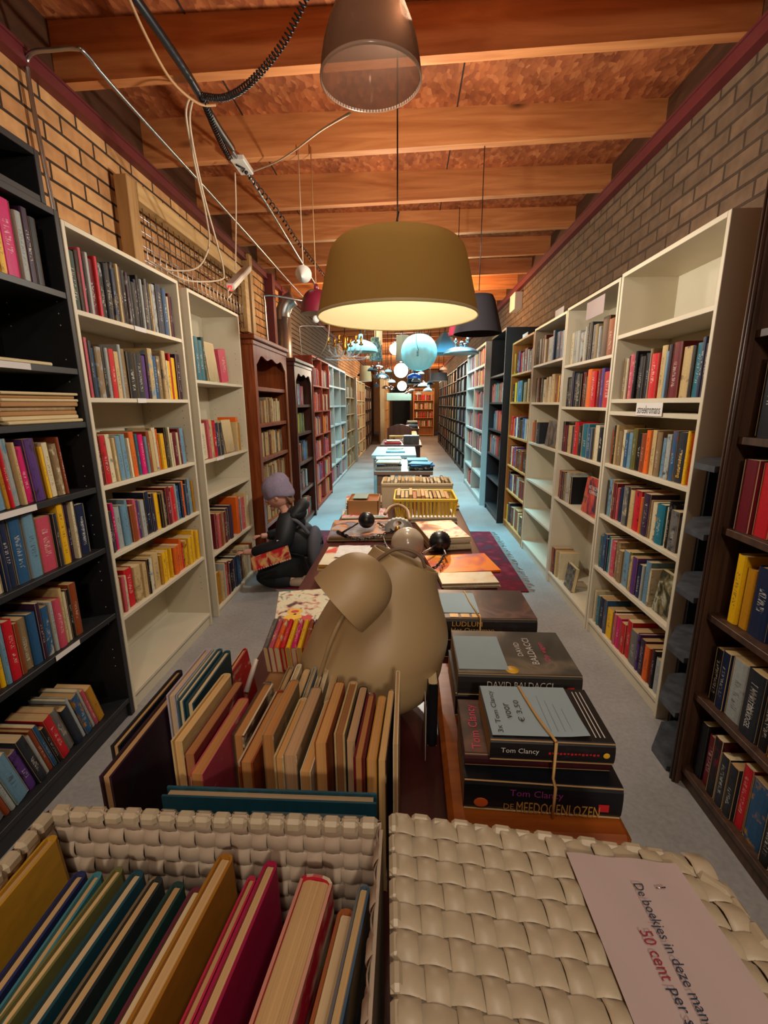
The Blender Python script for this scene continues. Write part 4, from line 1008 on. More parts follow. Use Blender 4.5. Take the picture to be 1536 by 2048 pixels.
c0 = at(677, 1209, Y=.66); ax = (Vector((.74, .32, .62))).normalized()
xa_ = ax.cross(Vector((0, 1, 0))).normalized(); ya_ = ax.cross(xa_)
dm.matrix_basis = frame(c0, xa_, ya_, ax)
R_ = .0575
dp = spline([(R_, 0, 0), (R_*1.0, 0, .02), (R_*.98, 0, .042), (R_*.86, 0, .066), (R_*.6, 0, .083), (R_*.28, 0, .091), (0.0001, 0, .093)], 4)
dp2 = [(max(0.0001, v.x-.002), v.z-(.0 if v.z < .05 else .002)) for v in dp][::-1]
MB().lathe([(v.x, v.z) for v in dp]+dp2[:-1]+[(R_-.002, 0)], 48).build('shade', beige_p, dm)
Mi = dm.matrix_basis.inverted()
arm = [at(x, y, Y=yy) for x, y, yy in ((692, 1222, .68), (676, 1250, .66), (660, 1288, .66), (648, 1325, .67), (640, 1350, .68), (636, 1385, .69), (634, 1420, .70))]
MB().tube(spline([Mi@q for q in arm], 6), .0036, 10).build('arm', beige_p, dm)
q = arm[-1]; MB().lathe([(0, TZ+.001), (.05, TZ+.001), (.052, TZ+.008), (.045, TZ+.016), (.006, TZ+.02), (.006, q.z)], 32, Mi @ Matrix.Translation((q.x, q.y, 0))).build('base', beige_p, dm)
# brass and wire book rest behind the upright books
br = thing('wire_stand', at(668, 1375, Y=.70), 'small brass stand with black wire feet behind the upright books', 'stand')
o0 = br.location.copy()
def Lp(lst, Y): return [at(x, y, Y=Y)-o0 for x, y in lst]
MB().tube(spline(Lp([(615, 1385), (640, 1356), (668, 1353), (694, 1358)], .70), 6), .0035, 8).build('brass_arm', goldm, br)
MB().tube(spline(Lp([(694, 1366), (712, 1355), (730, 1352)], .70), 5), .0014, 6).tube(spline(Lp([(694, 1366), (712, 1380), (724, 1386), (735, 1383)], .70), 5), .0014, 6).build('wire_foot', blackpl, br)

# chandelier in pieces lying on the magazines
ch = thing('chain_chandelier', at(800, 1070, Z=.84), 'chandelier of chains and globes lying across the magazines behind the pod lampshade', 'chandelier')
o0 = ch.location.copy()
def rel(x, y, z): return at(x, y, Z=z)-o0
def ribbed(c, r, d, nm='ribbed_globe', mat=blackpl):
    d = Vector(d).normalized(); a = d.cross(Vector((0, 0, 1))).normalized(); b_ = d.cross(a)
    p = [(r*math.sin(PI*i/14), -r*math.cos(PI*i/14)) for i in range(15)]
    MB().lathe(p, 48, frame(c, a, b_, d), rib=.025).build(nm, mat, ch)
ribbed(rel(733, 1040, .835), .038, (.7, -.5, .4)); ribbed(rel(880, 1083, .815), .044, (-.3, -.8, .3))
MB().ball(rel(815, 1087, .835), .064, 40).build('frosted_globe', frost, ch)
shell = MB(); shp = [(.014, -.004), (.036, .0), (.054, .014), (.064, .034), (.061, .036), (.048, .018), (.024, .006)]
shell.lathe(shp, 40, frame(rel(797, 1047, .83), (1, 0, 0), (0, .5, -.86), (0, -.86, -.5)), rib=.05).build('swirled_glass_shade', opal, ch)
MB().lathe([(0, 0), (.012, 0), (.012, .014), (0, .014)], 16, frame(rel(795, 1056, .86), (1, 0, 0), (0, .5, -.86), (0, -.86, -.5))).build('brass_socket', goldm, ch)
MB().tube(spline([rel(x, y, .86) for x, y in ((770, 1028), (780, 1015), (797, 1010), (814, 1020), (820, 1040))], 6), .008, 10).build('wooden_ring', plain('ring_wood', (150, 116, 84), .5), ch)
def chain(pts, nm='chain', s=.020, z=.80):
    P_ = spline([rel(x, y, z) for x, y in pts], 10); acc = 0; mb = MB(); k = 0; last = P_[0]
    for a, b_ in zip(P_, P_[1:]):
        acc += (b_-a).length
        if acc > s*.72:
            t = (b_-last).normalized(); acc = 0; last = b_
            n = Vector((0, 0, 1)) if k % 2 else t.cross(Vector((0, 0, 1))).normalized()
            ring = [b_+t*(s*.5*math.cos(q*PI/5))+n*(s*.28*math.sin(q*PI/5)) for q in range(11)]; mb.tube(ring, .0022, 5, cap=False); k += 1
    mb.build(nm, blackpl, ch)
chain([(688, 1068), (705, 1076), (730, 1078), (760, 1070), (790, 1062)]); chain([(770, 1085), (775, 1105), (782, 1125), (768, 1140)]); chain([(888, 1108), (882, 1122), (870, 1135), (855, 1140)])
chain([(755, 1045), (765, 1052), (785, 1062)])
MB().tube([rel(682, 1067, .80), rel(716, 1046, .835)], .0045, 8).tube([rel(676, 1064, .79), rel(692, 1072, .79)], .009, 8).build('lamp_arm', blackpl, ch)
MB().tube(spline([rel(x, y, .81) for x, y in ((877, 1085), (862, 1097), (845, 1106))], 5), .0045, 8).tube(spline([rel(x, y, .81) for x, y in ((878, 1082), (866, 1072), (855, 1070), (860, 1058), (850, 1050), (838, 1050))], 5), .0035, 8).build('scrolled_arm', chrome, ch)
MB().tube(spline([rel(x, y, .80) for x, y in ((766, 1072), (772, 1090), (782, 1102), (776, 1110))], 5), .004, 8).tube(spline([rel(x, y, .79) for x, y in ((758, 1160), (760, 1142), (775, 1130), (795, 1124))], 5), .004, 8).build('scrolled_arm', chrome, ch)
MB().tube([rel(884, 1090, .81), rel(893, 1112, .80)], .004, 8).build('chain_hook', chrome, ch)

# ------------------------------------------------------------------ far end of the table: crates
def crate(name, x0, x1, y0, y1, z0, z1, mat, label, flare=.012, slats=18, solid=False):
    r = thing(name, ((x0+x1)/2, (y0+y1)/2, z0), label, 'crate'); w, d, h = (x1-x0)/2, (y1-y0)/2, z1-z0
    MB().bbox(-w, w, -d, d, 0, .006, .002).build('base', mat, r)
    rim = MB(); W, D = w+flare, d+flare
    for (a, b_, c, e) in ((-W, W, -D-.004, -D+.006), (-W, W, D-.006, D+.004), (-W-.004, -W+.006, -D, D), (W-.006, W+.004, -D, D)): rim.bbox(a, b_, c, e, h-.016, h, .003)
    rim.build('rim', mat, r)
    def wall(p0, p1, q0, q1, nm):
        mb = MB(); n = max(2, int((Vector(p1)-Vector(p0)).length/.018)); P0, P1, Q0, Q1 = map(Vector, (p0, p1, q0, q1)); nn = (P1-P0).cross(Q0-P0).normalized()*.0015
        for i in range(n):
            a, b_ = (i+.0)/n, (i+(1 if solid else .45))/n
            vs = [P0.lerp(P1, a)-nn, P0.lerp(P1, b_)-nn, Q0.lerp(Q1, b_)-nn, Q0.lerp(Q1, a)-nn]; vs += [v+2*nn for v in vs]
            mb.add(vs, [(0, 1, 2, 3), (7, 6, 5, 4), (0, 4, 5, 1), (2, 6, 7, 3), (1, 5, 6, 2), (3, 7, 4, 0)])
        mb.build(nm, mat, r)
    z = h-.012
    wall((-w, -d, 0), (w, -d, 0), (-W, -D, z), (W, -D, z), 'wall'); wall((w, d, 0), (-w, d, 0), (W, D, z), (-W, D, z), 'wall')
    wall((w, -d, 0), (w, d, 0), (W, -D, z), (W, D, z), 'wall'); wall((-w, d, 0), (-w, -d, 0), (-W, D, z), (-W, -D, z), 'wall')
    return r
crate('plastic_crate', -.055, .245, 2.30, 2.55, TZ+.001, TZ+.125, yellowpl, 'yellow slatted plastic crate full of small books near the table end')
crate('fabric_basket', -.145, .26, 2.62, 2.85, TZ+.001, TZ+.15, plain('linen_fabric', (186, 170, 140), .9), 'beige fabric basket of discs behind the yellow crate', 0.004, solid=True)
random.seed(11)
y0 = 0
for i in range(13):
    c = random.choice('rrodcwKbi'); x = -.045+i*.0215
    make_book(frame((x, 2.535, TZ+.012), (0, -1, 0), (1, 0, 0), (0, 0, 1)), .018, .115+random.uniform(-.006, .012), .20, c, 'w', '%s booklet, %s from the left in the yellow crate' % (NAMES[c], ordn(i+1)), 'booklets in the yellow crate')
for i in range(18):
    c = random.choice('wsgcwKdw'); x = -.132+i*.0215
    make_book(frame((x, 2.83, TZ+.012), (0, -1, 0), (1, 0, 0), (0, 0, 1)), .017, .142+random.uniform(-.006, .01), .17, c, 'w', '%s booklet, %s from the left in the beige basket' % (NAMES[c], ordn(i+1)), 'booklets in the beige basket', name='booklet')['category'] = 'booklet'
cx = thing('cardboard_box', (-.24, 2.50, TZ+.001), 'small brown cardboard box with a card on top, left of the crate', 'box')
MB().bbox(-.085, .085, -.10, .10, 0, .004, .001).bbox(-.085, .085, -.10, -.095, 0, .09, .001).bbox(-.085, .085, .095, .10, 0, .09, .001).bbox(-.085, -.08, -.10, .10, 0, .09, .001).bbox(.08, .085, -.10, .10, 0, .09, .001).build('wall', cardb, cx)
MB().bbox(-.079, .079, -.094, .094, .005, .08, .002).build('packed_cards', board_m, cx)
tag(MB().bbox(-.30, -.22, 2.45, 2.58, TZ+.0925, TZ+.094, .0003).build('card', plain('green_grey_card', (130, 150, 140), .6)), 'grey green card lying on the cardboard box', 'card')

# ------------------------------------------------------------------ woven baskets in the foreground
def weave(mb, o, ux, uy, un, w_, h_, cell=.0172, amp=.0032, phase=0):
    """an over-and-under strap weave on the rectangle o, ux*w_, uy*h_, bulging along un"""
    o, ux, uy, un = map(Vector, (o, ux, uy, un)); nx, ny = round(w_/cell), round(h_/cell); cx_, cy_ = w_/nx, h_/ny
    for i in range(nx):
        for j in range(ny):
            c = o+ux*((i+.5)*cx_)+uy*((j+.5)*cy_); hor = (i+j+phase) % 2
            A_, B_, la, lb = (ux, uy, cx_, cy_) if hor else (uy, ux, cy_, cx_)
            vs = []; n = 6
            for k in range(n+1):
                s = (k/n-.5)*1.3; z = (amp if not hor else amp*.55)*(math.cos(s*PI)*1.0)-(.0004 if hor else 0)
                for q, dz in ((-.5, -.0012), (-.42, 0), (.42, 0), (.5, -.0012)): vs.append(c+A_*(s*la)+B_*(q*lb*(.93 if hor else .84))+un*(z+dz))
            fs = []
            for k in range(n):
                for q in range(3):
                    a = k*4+q; f = (a, a+1, a+5, a+4); fs.append(f if (A_.cross(B_)).dot(un) < 0 else f[::-1])
            mb.add(vs, fs, True)
    return mb
BZ = 1.0; BX0, BX1, BY0, BY1 = -.325, -.024, .06, .327
bk = thing('woven_basket', ((BX0+BX1)/2, (BY0+BY1)/2, TZ), 'ivory woven plastic basket of picture books in the left foreground', 'basket')
def BB(nm, mb, mat): o = mb.build(nm, mat); o.location = -bk.location; o.parent = bk; return o
wl = MB(); H_ = BZ-TZ-.012
weave(wl, (BX0, BY1, TZ+.01), (1, 0, 0), (0, 0, 1), (0, -1, 0), BX1-BX0, H_); weave(wl, (BX0, BY1+.006, TZ+.01), (1, 0, 0), (0, 0, 1), (0, 1, 0), BX1-BX0, H_)
wl.box(BX0, BX1, BY1+.001, BY1+.005, TZ+.01, BZ-.008); BB('back_wall', wl, ivory_in)
wl = MB(); weave(wl, (BX0, BY0, TZ+.01), (0, 1, 0), (0, 0, 1), (1, 0, 0), BY1-BY0, H_); weave(wl, (BX0-.006, BY0, TZ+.01), (0, 1, 0), (0, 0, 1), (-1, 0, 0), BY1-BY0, H_); wl.box(BX0-.005, BX0-.001, BY0, BY1, TZ+.01, BZ-.008); BB('side_wall', wl, ivory_in)
wl = MB(); weave(wl, (BX1, BY0, TZ+.01), (0, 1, 0), (0, 0, 1), (-1, 0, 0), BY1-BY0, H_); wl.box(BX1+.001, BX1+.004, BY0, BY1, TZ+.01, BZ-.008); BB('side_wall', wl, ivory_in)
wl = MB(); wl.box(BX0, BX1, BY0-.004, BY0, TZ+.002, BZ-.008).box(BX0, BX1, BY0, BY1, TZ+.001, TZ+.006); BB('front_wall', wl, ivory_in)
rm = MB(); n = 18
for i in range(n):
    x0 = BX0+(BX1-BX0)*i/n; x1 = BX0+(BX1-BX0)*(i+1)/n-.0008
    rm.bbox(x0, x1, BY1-.004, BY1+.008, BZ-.012, BZ+random.uniform(-.001, .001), .003)
n = 15
for i in range(n):
    y0_ = BY0+(BY1-BY0)*i/n; rm.bbox(BX0-.008, BX0+.004, y0_, y0_+(BY1-BY0)/n-.0008, BZ-.012, BZ+random.uniform(-.001, .001), .003)
BB('folded_rim', rm, ivory)
# second, closed basket: its woven lid and the notice
ld = thing('woven_basket', (-.0125, .342, TZ), 'ivory woven plastic basket with closed lid bearing a notice, right foreground', 'basket')
LW, LD, LZ = .262, .30, BZ-TZ-.006
ux = Vector((math.cos(-.112), math.sin(-.112), 0)); uy = Vector((-.047, 1, 0)).normalized(); o00 = -uy*LD
lm = MB(); weave(lm, (o00.x, o00.y, LZ), ux, uy, (0, 0, 1), LW, LD, .0185, .0036)
c_ = [o00+ux*.002+uy*.002, o00+ux*(LW-.002)+uy*.002, ux*(LW-.002)-uy*.002, ux*.002-uy*.002]
lm.add([(p.x, p.y, z) for z in (LZ-.006, LZ-.0035) for p in c_], [(3, 2, 1, 0), (4, 5, 6, 7), (0, 1, 5, 4), (1, 2, 6, 5), (2, 3, 7, 6), (3, 0, 4, 7)]); lm.build('lid', ivory, ld)
sm_ = MB(); q = o00+ux*LW
weave(sm_, (q.x, q.y, .002), uy, (0, 0, 1), (1, 0, 0), LD, LZ-.004); weave(sm_, (0, 0, .002), ux, (0, 0, 1), (0, 1, 0), LW, LZ-.004); weave(sm_, (o00.x, o00.y, .002), uy, (0, 0, 1), (-1, 0, 0), LD, LZ-.004, amp=.001)
sm_.add([(p.x, p.y, z) for z in (.001, .004) for p in c_], [(3, 2, 1, 0), (4, 5, 6, 7), (0, 1, 5, 4), (1, 2, 6, 5), (2, 3, 7, 6), (3, 0, 4, 7)]); sm_.build('side_wall', ivory, ld)
em = MB(); seg = [(o00, Vector((0, 0, 0))), (Vector((0, 0, 0)), ux*(LW-.03)), (ux*(LW-.03), ux*LW-uy*.03), (ux*LW-uy*.03, ux*LW-uy*LD)]
for a, b_ in seg:
    L_ = (b_-a).length; n = max(1, round(L_/.0185)); t_ = (b_-a).normalized(); nn = Vector((-t_.y, t_.x, 0))
    for i in range(n):
        p0, p1 = a+t_*(L_*i/n+.0005), a+t_*(L_*(i+1)/n-.0005); hgt = LZ+(.0035 if i % 2 else .0015)
        Mq = frame((p0+p1)/2+Vector((0, 0, hgt-.007)), t_, nn, (0, 0, 1)); em.bbox(-(p1-p0).length/2, (p1-p0).length/2, -.006, .003, -.006, .007, .003, Mq)
em.build('folded_rim', ivory, ld)
ns = thing('paper_notice', (0, 0, 0), 'pinkish notice saying books in this basket cost 50 cent each', 'notice')
pA, pB, pC = at(1133, 1702, Z=BZ), at(1352, 1724, Z=BZ), at(1275, 2060, Z=BZ)
ex = (pB-pA); ey_ = (pC-pA).normalized(); g = 14; vs = []; Ln = .19
for j in range(g+1):
    for i in range(g+1):
        p = pA+ex*(i/g)*(1+.12*j/g)+ey_*(j/g*Ln); vs.append((p.x, p.y, BZ-.0012+.0010*math.sin(i*.9)*math.sin(j*.7+1)))
MB().add(vs, [(j*(g+1)+i, (j+1)*(g+1)+i, (j+1)*(g+1)+i+1, j*(g+1)+i+1) for j in range(g) for i in range(g)], True).build('sheet', paper_p, ns)
l1a, l1b = at(1272, 1768, Z=BZ+.0008), at(1395, 2012, Z=BZ+.0008)
dl = (l1b-l1a); dl.z = 0; sc_ = dl.length/23; dl.normalize(); up_ = Vector((0, 0, 1)).cross(dl)
def line(body, start, L, H, mat, nm='lettering'):
    text(body, L, H, start+dl*L/2, dl, up_, mat, ns, nm)
LL = (l1b-l1a).length*1.16
line('De boekjes in deze mand', l1a, LL, .0092, ink_b)
l2 = at(1290, 1862, Z=BZ+.0008); line('50 cent', l2, LL*.34, .0085, ink_r); line('per stuk', l2+dl*LL*.385, LL*.36, .0095, ink_b)
MB().tube([at(1312, 1776, Z=BZ+.0012), at(1331, 1775, Z=BZ+.0012)], .0005, 6).build('staple', chrome, ns)
# picture books in the left basket (seen from above, page edges up)
random.seed(31)
bb_ = [  # x at the far end, thickness, colour, page colour, top z, far y, tilt, label
 (-.300, .012, (176, 132, 40), 'mustard picture book leaning against the left basket wall', .985, .315, -.30), (-.272, .012, (34, 44, 84), 'navy blue book second from the left in the basket', .965, .300, -.2),
 (-.257, .010, (60, 120, 130), 'teal book third from the left in the basket', .965, .300, -.2), (-.240, .010, (96, 96, 56), 'olive and grey picture book left in the basket', .968, .302, -.18),
 (-.222, .012, (28, 66, 78), 'dark teal picture book with speckled cover in the basket', .968, .300, -.16), (-.205, .012, (34, 44, 46), 'charcoal photo picture book in the basket', .966, .297, -.14),
 (-.186, .012, (30, 60, 56), 'dark green book with tan page edges in the basket', .964, .295, -.13), (-.170, .010, (96, 36, 52), 'wine red thin book in the middle of the basket', .962, .293, -.12),
 (-.150, .014, (150, 100, 30), 'ochre cloth book with broad pale edge in the basket', .978, .310, -.10), (-.126, .008, (170, 36, 64), 'thin crimson book in the basket', .968, .300, -.08),
 (-.112, .012, (140, 20, 60), 'deep pink picture book with tan edge in the basket', .975, .308, -.06), (-.072, .028, (176, 24, 50), 'thick red hardback standing open topped in the basket', .970, .302, -.04),
 (-.046, .014, (150, 82, 40), 'orange brown book right of the red hardback', .955, .287, -.03), (-.034, .010, (60, 84, 104), 'dark blue glossy book against the right wall of the basket', .965, .300, .0)]
for i, (x, t, c, lab, z, y, rz) in enumerate(bb_):
    h = z-TZ-.008; M = Matrix.Translation((x, y, TZ+.008)) @ Matrix.Rotation(-.13 if i > 2 else -.03, 4, 'Z') @ Matrix.Rotation(rz*.25, 4, 'Y') @ frame((0, 0, 0), (0, -1, 0), (1, 0, 0), (0, 0, 1))
    make_book(M, t, h, .20, c, random.choice('Kewx'), lab, 'picture books in the woven basket', True, seed=7.+i)

# ------------------------------------------------------------------ tables beyond
def table(name, x0, x1, y0, y1, z, mat, label, th=.035, leg=.05, z0=0.):
    r = thing(name, ((x0+x1)/2, (y0+y1)/2, 0), label, 'table'); w, d = (x1-x0)/2, (y1-y0)/2
    MB().bbox(-w, w, -d, d, z-th, z, .004).build('tabletop', mat, r)
    for sx in (-1, 1):
        for sy in (-1, 1): x = sx*(w-leg); y = sy*(d-leg); MB().bbox(x-leg/2, x+leg/2, y-leg/2, y+leg/2, z0, z-th, .003).build('leg', mat, r)
    return r
table('side_table', -.303, .235, 4.12, 5.05, TZ, table_w, 'grey brown wooden table with stacked dark books beyond the crates', z0=.0105)
table('white_table', -.435, .11, 5.5, 6.6, TZ, white_c, 'white topped table in the middle of the aisle', .045)
table('dark_table', -.41, .22, 6.85, 8.0, TZ, mahog_d, 'dark wooden table behind the white one')
table('far_table', -.35, .2, 8.9, 10.4, TZ, pine, 'light wooden table behind the dark chair')
table('far_table', -.1, .3, 11.5, 13.0, TZ, mahog_d, 'dark table far down the aisle beneath stacked books')
def stack(cx_, cy_, z, items, place, group):
    for i, (w_, d_, t, c, rz) in enumerate(items):
        ex = Vector((math.cos(rz), math.sin(rz), 0)); ey = Vector((-math.sin(rz), math.cos(rz), 0))
        M = frame(Vector((cx_, cy_, z+t/2))-ex*w_/2-ey*d_/2, ey, (0, 0, 1), ex)
        make_book(M, t*.97, w_, d_, c, random.choice('wls'), '%s volume, %s from the bottom of the %s' % (NAMES.get(c, 'pale'), ordn(i+1), place), group, True); z += t+.0004
random.seed(8)
gk = 'volumes stacked on the grey brown table'
stack(-.175, 4.30, TZ, [(.24, .2, .035, 's', 0), (.23, .2, .02, 'K', .1), (.22, .19, .018, 'w', -.05)], 'front left stack, grey brown table', gk)
stack(-.19, 4.62, TZ, [(.25, .2, .03, 'w', .05), (.24, .2, .02, 's', -.1), (.25, .2, .02, 'w', .08)], 'back left stack, grey brown table', gk)
stack(.13, 4.27, TZ, [(.22, .2, .035, 'k', 0), (.22, .2, .015, 'b', .15), (.2, .18, .012, 'l', -.2)], 'front right stack, grey brown table', gk)
stack(.10, 4.60, TZ, [(.19, .2, .04, 'n', 0), (.2, .2, .02, 'l', .05)], 'back right stack, grey brown table', gk)
stack(-.15, 5.85, TZ+.001, [(.24, .22, .02, 'l', .05)], 'middle of the white table', 'volumes on the white table')
stack(-.16, 6.25, TZ+.001, [(.2, .18, .02, 'w', -.1)], 'back of the white table', 'volumes on the white table')
stack(-.22, 7.1, TZ, [(.26, .2, .035, 'i', 0), (.2, .18, .02, 'w', .1)], 'left of the dark table', 'volumes on the dark table')
bx = tag(MB().bbox(-.12, .12, -.1, .1, 0, .13, .004).build('black_box', black_w, M=Matrix.Translation((.06, 7.05, TZ+.001))), 'black lidded box on the dark table', 'box')
tag(MB().bbox(-.02, .02, -.01, .01, 0, .05, .004).bbox(-.012, .012, -.008, .008, .05, .07, .003).build('figurine', silver, M=Matrix.Translation((-.06, 7.3, TZ+.001))), 'small silver figurine beside the black box', 'figurine')
for i in range(2):
    stack((-.1, .12)[i], (9.2, 11.8)[i], TZ, [(.3, .25, .05, 'wk'[i], 0), (.28, .22, .05, 'ws'[i], .1), (.28, .22, .04, 'sk'[i], 0), (.25, .2, .04, 'iw'[i], .1)], ['light far table', 'distant dark table'][i], 'volumes on the far tables')
chr_ = thing('wooden_chair', (-.14, 8.35, 0), 'dark wooden chair with curved backrest standing before the far tables', 'chair')
MB().bbox(-.22, .22, -.2, .2, .43, .46, .006).build('seat', mahog_d, chr_)
for x in (-.2, .2): MB().bbox(x-.018, x+.018, -.2, -.165, 0, .95, .004).build('leg', mahog_d, chr_); MB().bbox(x-.018, x+.018, .16, .195, 0, .43, .004).build('leg', mahog_d, chr_)
bkr = MB(); n = 12; vs = []
for i in range(n+1):
    x = -.2+.4*i/n; zt_ = .95+.06*math.sin(PI*i/n)
    for y in (-.195, -.17): vs += [(x, y, .82), (x, y, zt_)]
bkr.add(vs, [f for i in range(n) for f in ((i*4, i*4+4, i*4+5, i*4+1), (i*4+2, i*4+3, i*4+7, i*4+6), (i*4+1, i*4+5, i*4+7, i*4+3), (i*4, i*4+2, i*4+6, i*4+4))]).build('backrest', mahog_d, chr_)

# ------------------------------------------------------------------ hanging lamps
def pendant(name, loc, label, group=None, top=2.80, cord=True, cat='lamp', cm=None, ch=0.):
    r = thing(name, loc, label, cat, group)
    if cord: MB().tube([(0, 0, ch), (0, 0, top-loc[2])], .0028 if loc[1] < 4 else .005, 6).build('cord', cm or blackpl, r)
    return r
def shell_(prof, th=.004): return prof+[(max(.0005, a-th), b-(0 if i == 0 else th*.2)) for i, (a, b) in enumerate(prof)][::-1]
# big mustard drum shade over the table
BSY, BSX, BSZ = 1.70, .0, 1.665
pb = at(795, 636, Y=BSY); BSX, BSZ = pb.x, pb.z
bs = pendant('drum_shade_pendant', (BSX, BSY, BSZ), 'large mustard drum lampshade with cream lining hanging over the long table', ch=.22, cat='lamp')
pr = [(.277, .0), (.271, .03), (.257, .09), (.244, .145), (.232, .192), (.224, .212), (.208, .228), (.188, .233)]
MB().lathe(pr, 72).build('shade', shade_out, bs)
MB().lathe([(a-.0025, b-(.0015 if b > .21 else 0)) for a, b in pr], 72).build('shade_lining', shade_in, bs)
MB().lathe([(.2775, -.002), (.2795, .002), (.2775, .008), (.2735, .006), (.273, .0), (.2775, -.002)], 72).build('rim_trim', cream, bs)
MB().tube([(-.188, 0, .212), (.188, 0, .212)], .003, 6).tube([(0, -.188, .212), (0, .188, .212)], .003, 6).build('ring_spider', chrome, bs)
MB().lathe([(.0, .215), (.022, .215), (.022, .165), (0, .165)], 20).build('lamp_socket', blackpl, bs)
MB().tube(spline([(0, 0, .215), (.012, 0, .25), (-.004, .0, .28), (.004, 0, .33)], 5), .0035, 6).build('cord_grip', blackpl, bs)
# ribbed clear acrylic bell, nearest to the viewer
ab = at(742, 163, Y=1.40); cl_ = pendant('ribbed_bell_pendant', (ab.x, 1.40, ab.z), 'ribbed translucent bell lamp hanging nearest at the top of the photo', cord=False)
pr = [(.128, 0), (.128, .015), (.125, .04), (.118, .075), (.106, .112), (.09, .148), (.071, .18), (.053, .2), (.042, .207)]
n_ = 180; mbb = MB(); mbb.lathe(pr, n_, rib=.010); mbb.build('ribbed_shade', ribglass, cl_)
MB().lathe([(.1275, -.002), (.1315, 0), (.1315, .006), (.1275, .006), (.1275, -.002)], 72).build('rim', plain('rim_plastic', (190, 160, 140), .2, spec=.8), cl_)
MB().lathe([(.0, .202), (.042, .202), (.042, .24), (.03, .29), (0, .30)], 32).build('lamp_cap', blackpl, cl_)
MB().tube([(0, 0, .29), (0, 0, 2.80-ab.z)], .003, 6).build('cord', blackpl, cl_)

def dome(name, px, py, Y, R, h, mat, label, group=None, inner=None, flare=1., n=32, cap=None, tilt=0, cm=None, top=2.80):
    p = at(px, py, Y=Y); r = pendant(name, tuple(p), label, group, ch=h, cm=cm, top=top)
    pr = [(R*math.cos(a)**flare if a < PI/2 else .001, h*math.sin(a)) for a in [PI/2*i/10 for i in range(11)]]; pr = [(max(.012, a), b) for a, b in pr]
    MB().lathe(pr, n, smooth=n > 12).build('shade', mat, r); MB().lathe([(a*.97, b*.97) for a, b in pr], n, smooth=n > 12).build('shade_lining', inner or whitepl, r)
    MB().lathe([(0, h-.005), (R*.14, h-.005), (R*.12, h+R*.3), (0, h+R*.34)], 16).build('lamp_cap', cap or mat, r)
    return r
def drum(name, px, py, Y, R0_, R1_, h, mat, label, group=None, inner=None, n=32, cm=None):
    p = at(px, py, Y=Y); r = pendant(name, tuple(p), label, group, ch=h, cm=cm)
    MB().lathe([(R0_, 0), (R1_, h)], n, smooth=n > 12).build('shade', mat, r); MB().lathe([(R0_*.98, .001), (R1_*.98, h-.001)], n, smooth=n > 12).build('shade_lining', inner or whitepl, r)
    MB().tube([(-R1_, 0, h), (R1_, 0, h)], .003, 5).build('ring_spider', chrome, r)
    return r
def globe(px, py, Y, R, label, group=None):
    p = at(px, py, Y=Y); r = pendant('globe_lamp', tuple(p), label, group, ch=R)
    MB().ball((0, 0, 0), R, 28).build('glass_globe', bulb_on, r); MB().lathe([(0, R*.9), (R*.35, R*.9), (R*.3, R*1.2), (0, R*1.25)], 16).build('lamp_cap', chrome, r); return r
globe(790, 698, 7.4, .085, 'lit white globe half hidden behind the turquoise shade', 'lit globes over the aisle')
globe(802, 741, 9.5, .14, 'brightest lit white globe in the middle of the lamps', 'lit globes over the aisle')
globe(804, 772, 13.2, .13, 'lowest lit white globe far down the aisle', 'lit globes over the aisle')
# paper lantern
p = at(838, 705, Y=5.2); ln = pendant('paper_lantern', tuple(p), 'round pleated turquoise lantern hanging right of the aisle centre', ch=.17)
prf = [(.19*math.sin(PI*i/18)**.9, -.19*math.cos(PI*i/18)) for i in range(1, 18)]
lm_ = MB(); vs = []; n = 120
for i in range(n):
    a = 2*PI*i/n
    for (r_, z) in prf: k = 1+.035*abs(math.sin(a*7)); vs.append((r_*k*math.cos(a), r_*k*math.sin(a), z))
m_ = len(prf); lm_.add(vs, [(i*m_+k, ((i+1) % n)*m_+k, ((i+1) % n)*m_+k+1, i*m_+k+1) for i in range(n) for k in range(m_-1)], True); lm_.build('pleated_shade', teal_shade, ln)
cc = MB().tube(spline([(-.03, -.2, .2), (-.035, -.205, .10), (-.02, -.215, .03), (-.01, -.21, 0)], 6), .003, 6)
for i in range(5): cc.tube([(-.01, -.21, -.005-i*.012), (-.03, -.213, -.008-i*.012)], .003, 5)
cc.build('pull_cord', blackpl, ln)
drum('square_shade_pendant', 805, 722, 5.9, .085, .075, .30, teal_shade, 'tall pale turquoise shade hanging left of the round lantern', n=4)
dome('facet_glass_pendant', 722, 704, 5.4, .19, .13, teal_shade, 'turquoise faceted glass dome lamp left of the aisle', n=10, inner=teal_shade)
drum('patterned_shade_pendant', 752, 722, 5.9, .085, .06, .27, mk_art('speckled_turquoise_print', [(150, 205, 208), (150, 205, 208), (50, 90, 100), (150, 205, 208)], 30), 'turquoise speckled tapered shade with black stripe, left of centre')
drum('striped_shade_pendant', 757, 690, 6.3, .05, .05, .22, opal, 'narrow white tube shade above the speckled one')
dome('red_dome_pendant', 634, 628, 3.0, .10, .14, maroon, 'dark red dome lamp partly hidden behind the mustard shade', flare=.7, cm=cableo)
MB().ball((0, 0, 0), .022, 14).build('energy_saving_bulb', opal, None, Matrix.Translation((-.008, 0, -.03))).parent = bpy.data.objects['red_dome_pendant']
p = at(607, 548, Y=3.0); cn = pendant('cone_shade', tuple(p), 'small white cone shade hanging under the steel pipe', ch=0, cm=cablew)
MB().lathe([(.05, 0), (.002, .075)], 32, Matrix.Rotation(2.0, 4, 'X')).build('shade', whitepl, cn)
p = at(955, 668, Y=3.05); dk = pendant('velvet_shade_pendant', tuple(p), 'big near-black fabric shade hanging right of the mustard one', ch=.25)
MB().lathe([(.15, 0), (.10, .19), (.085, .22), (.03, .23)], 24).build('shade', darkfab, dk)
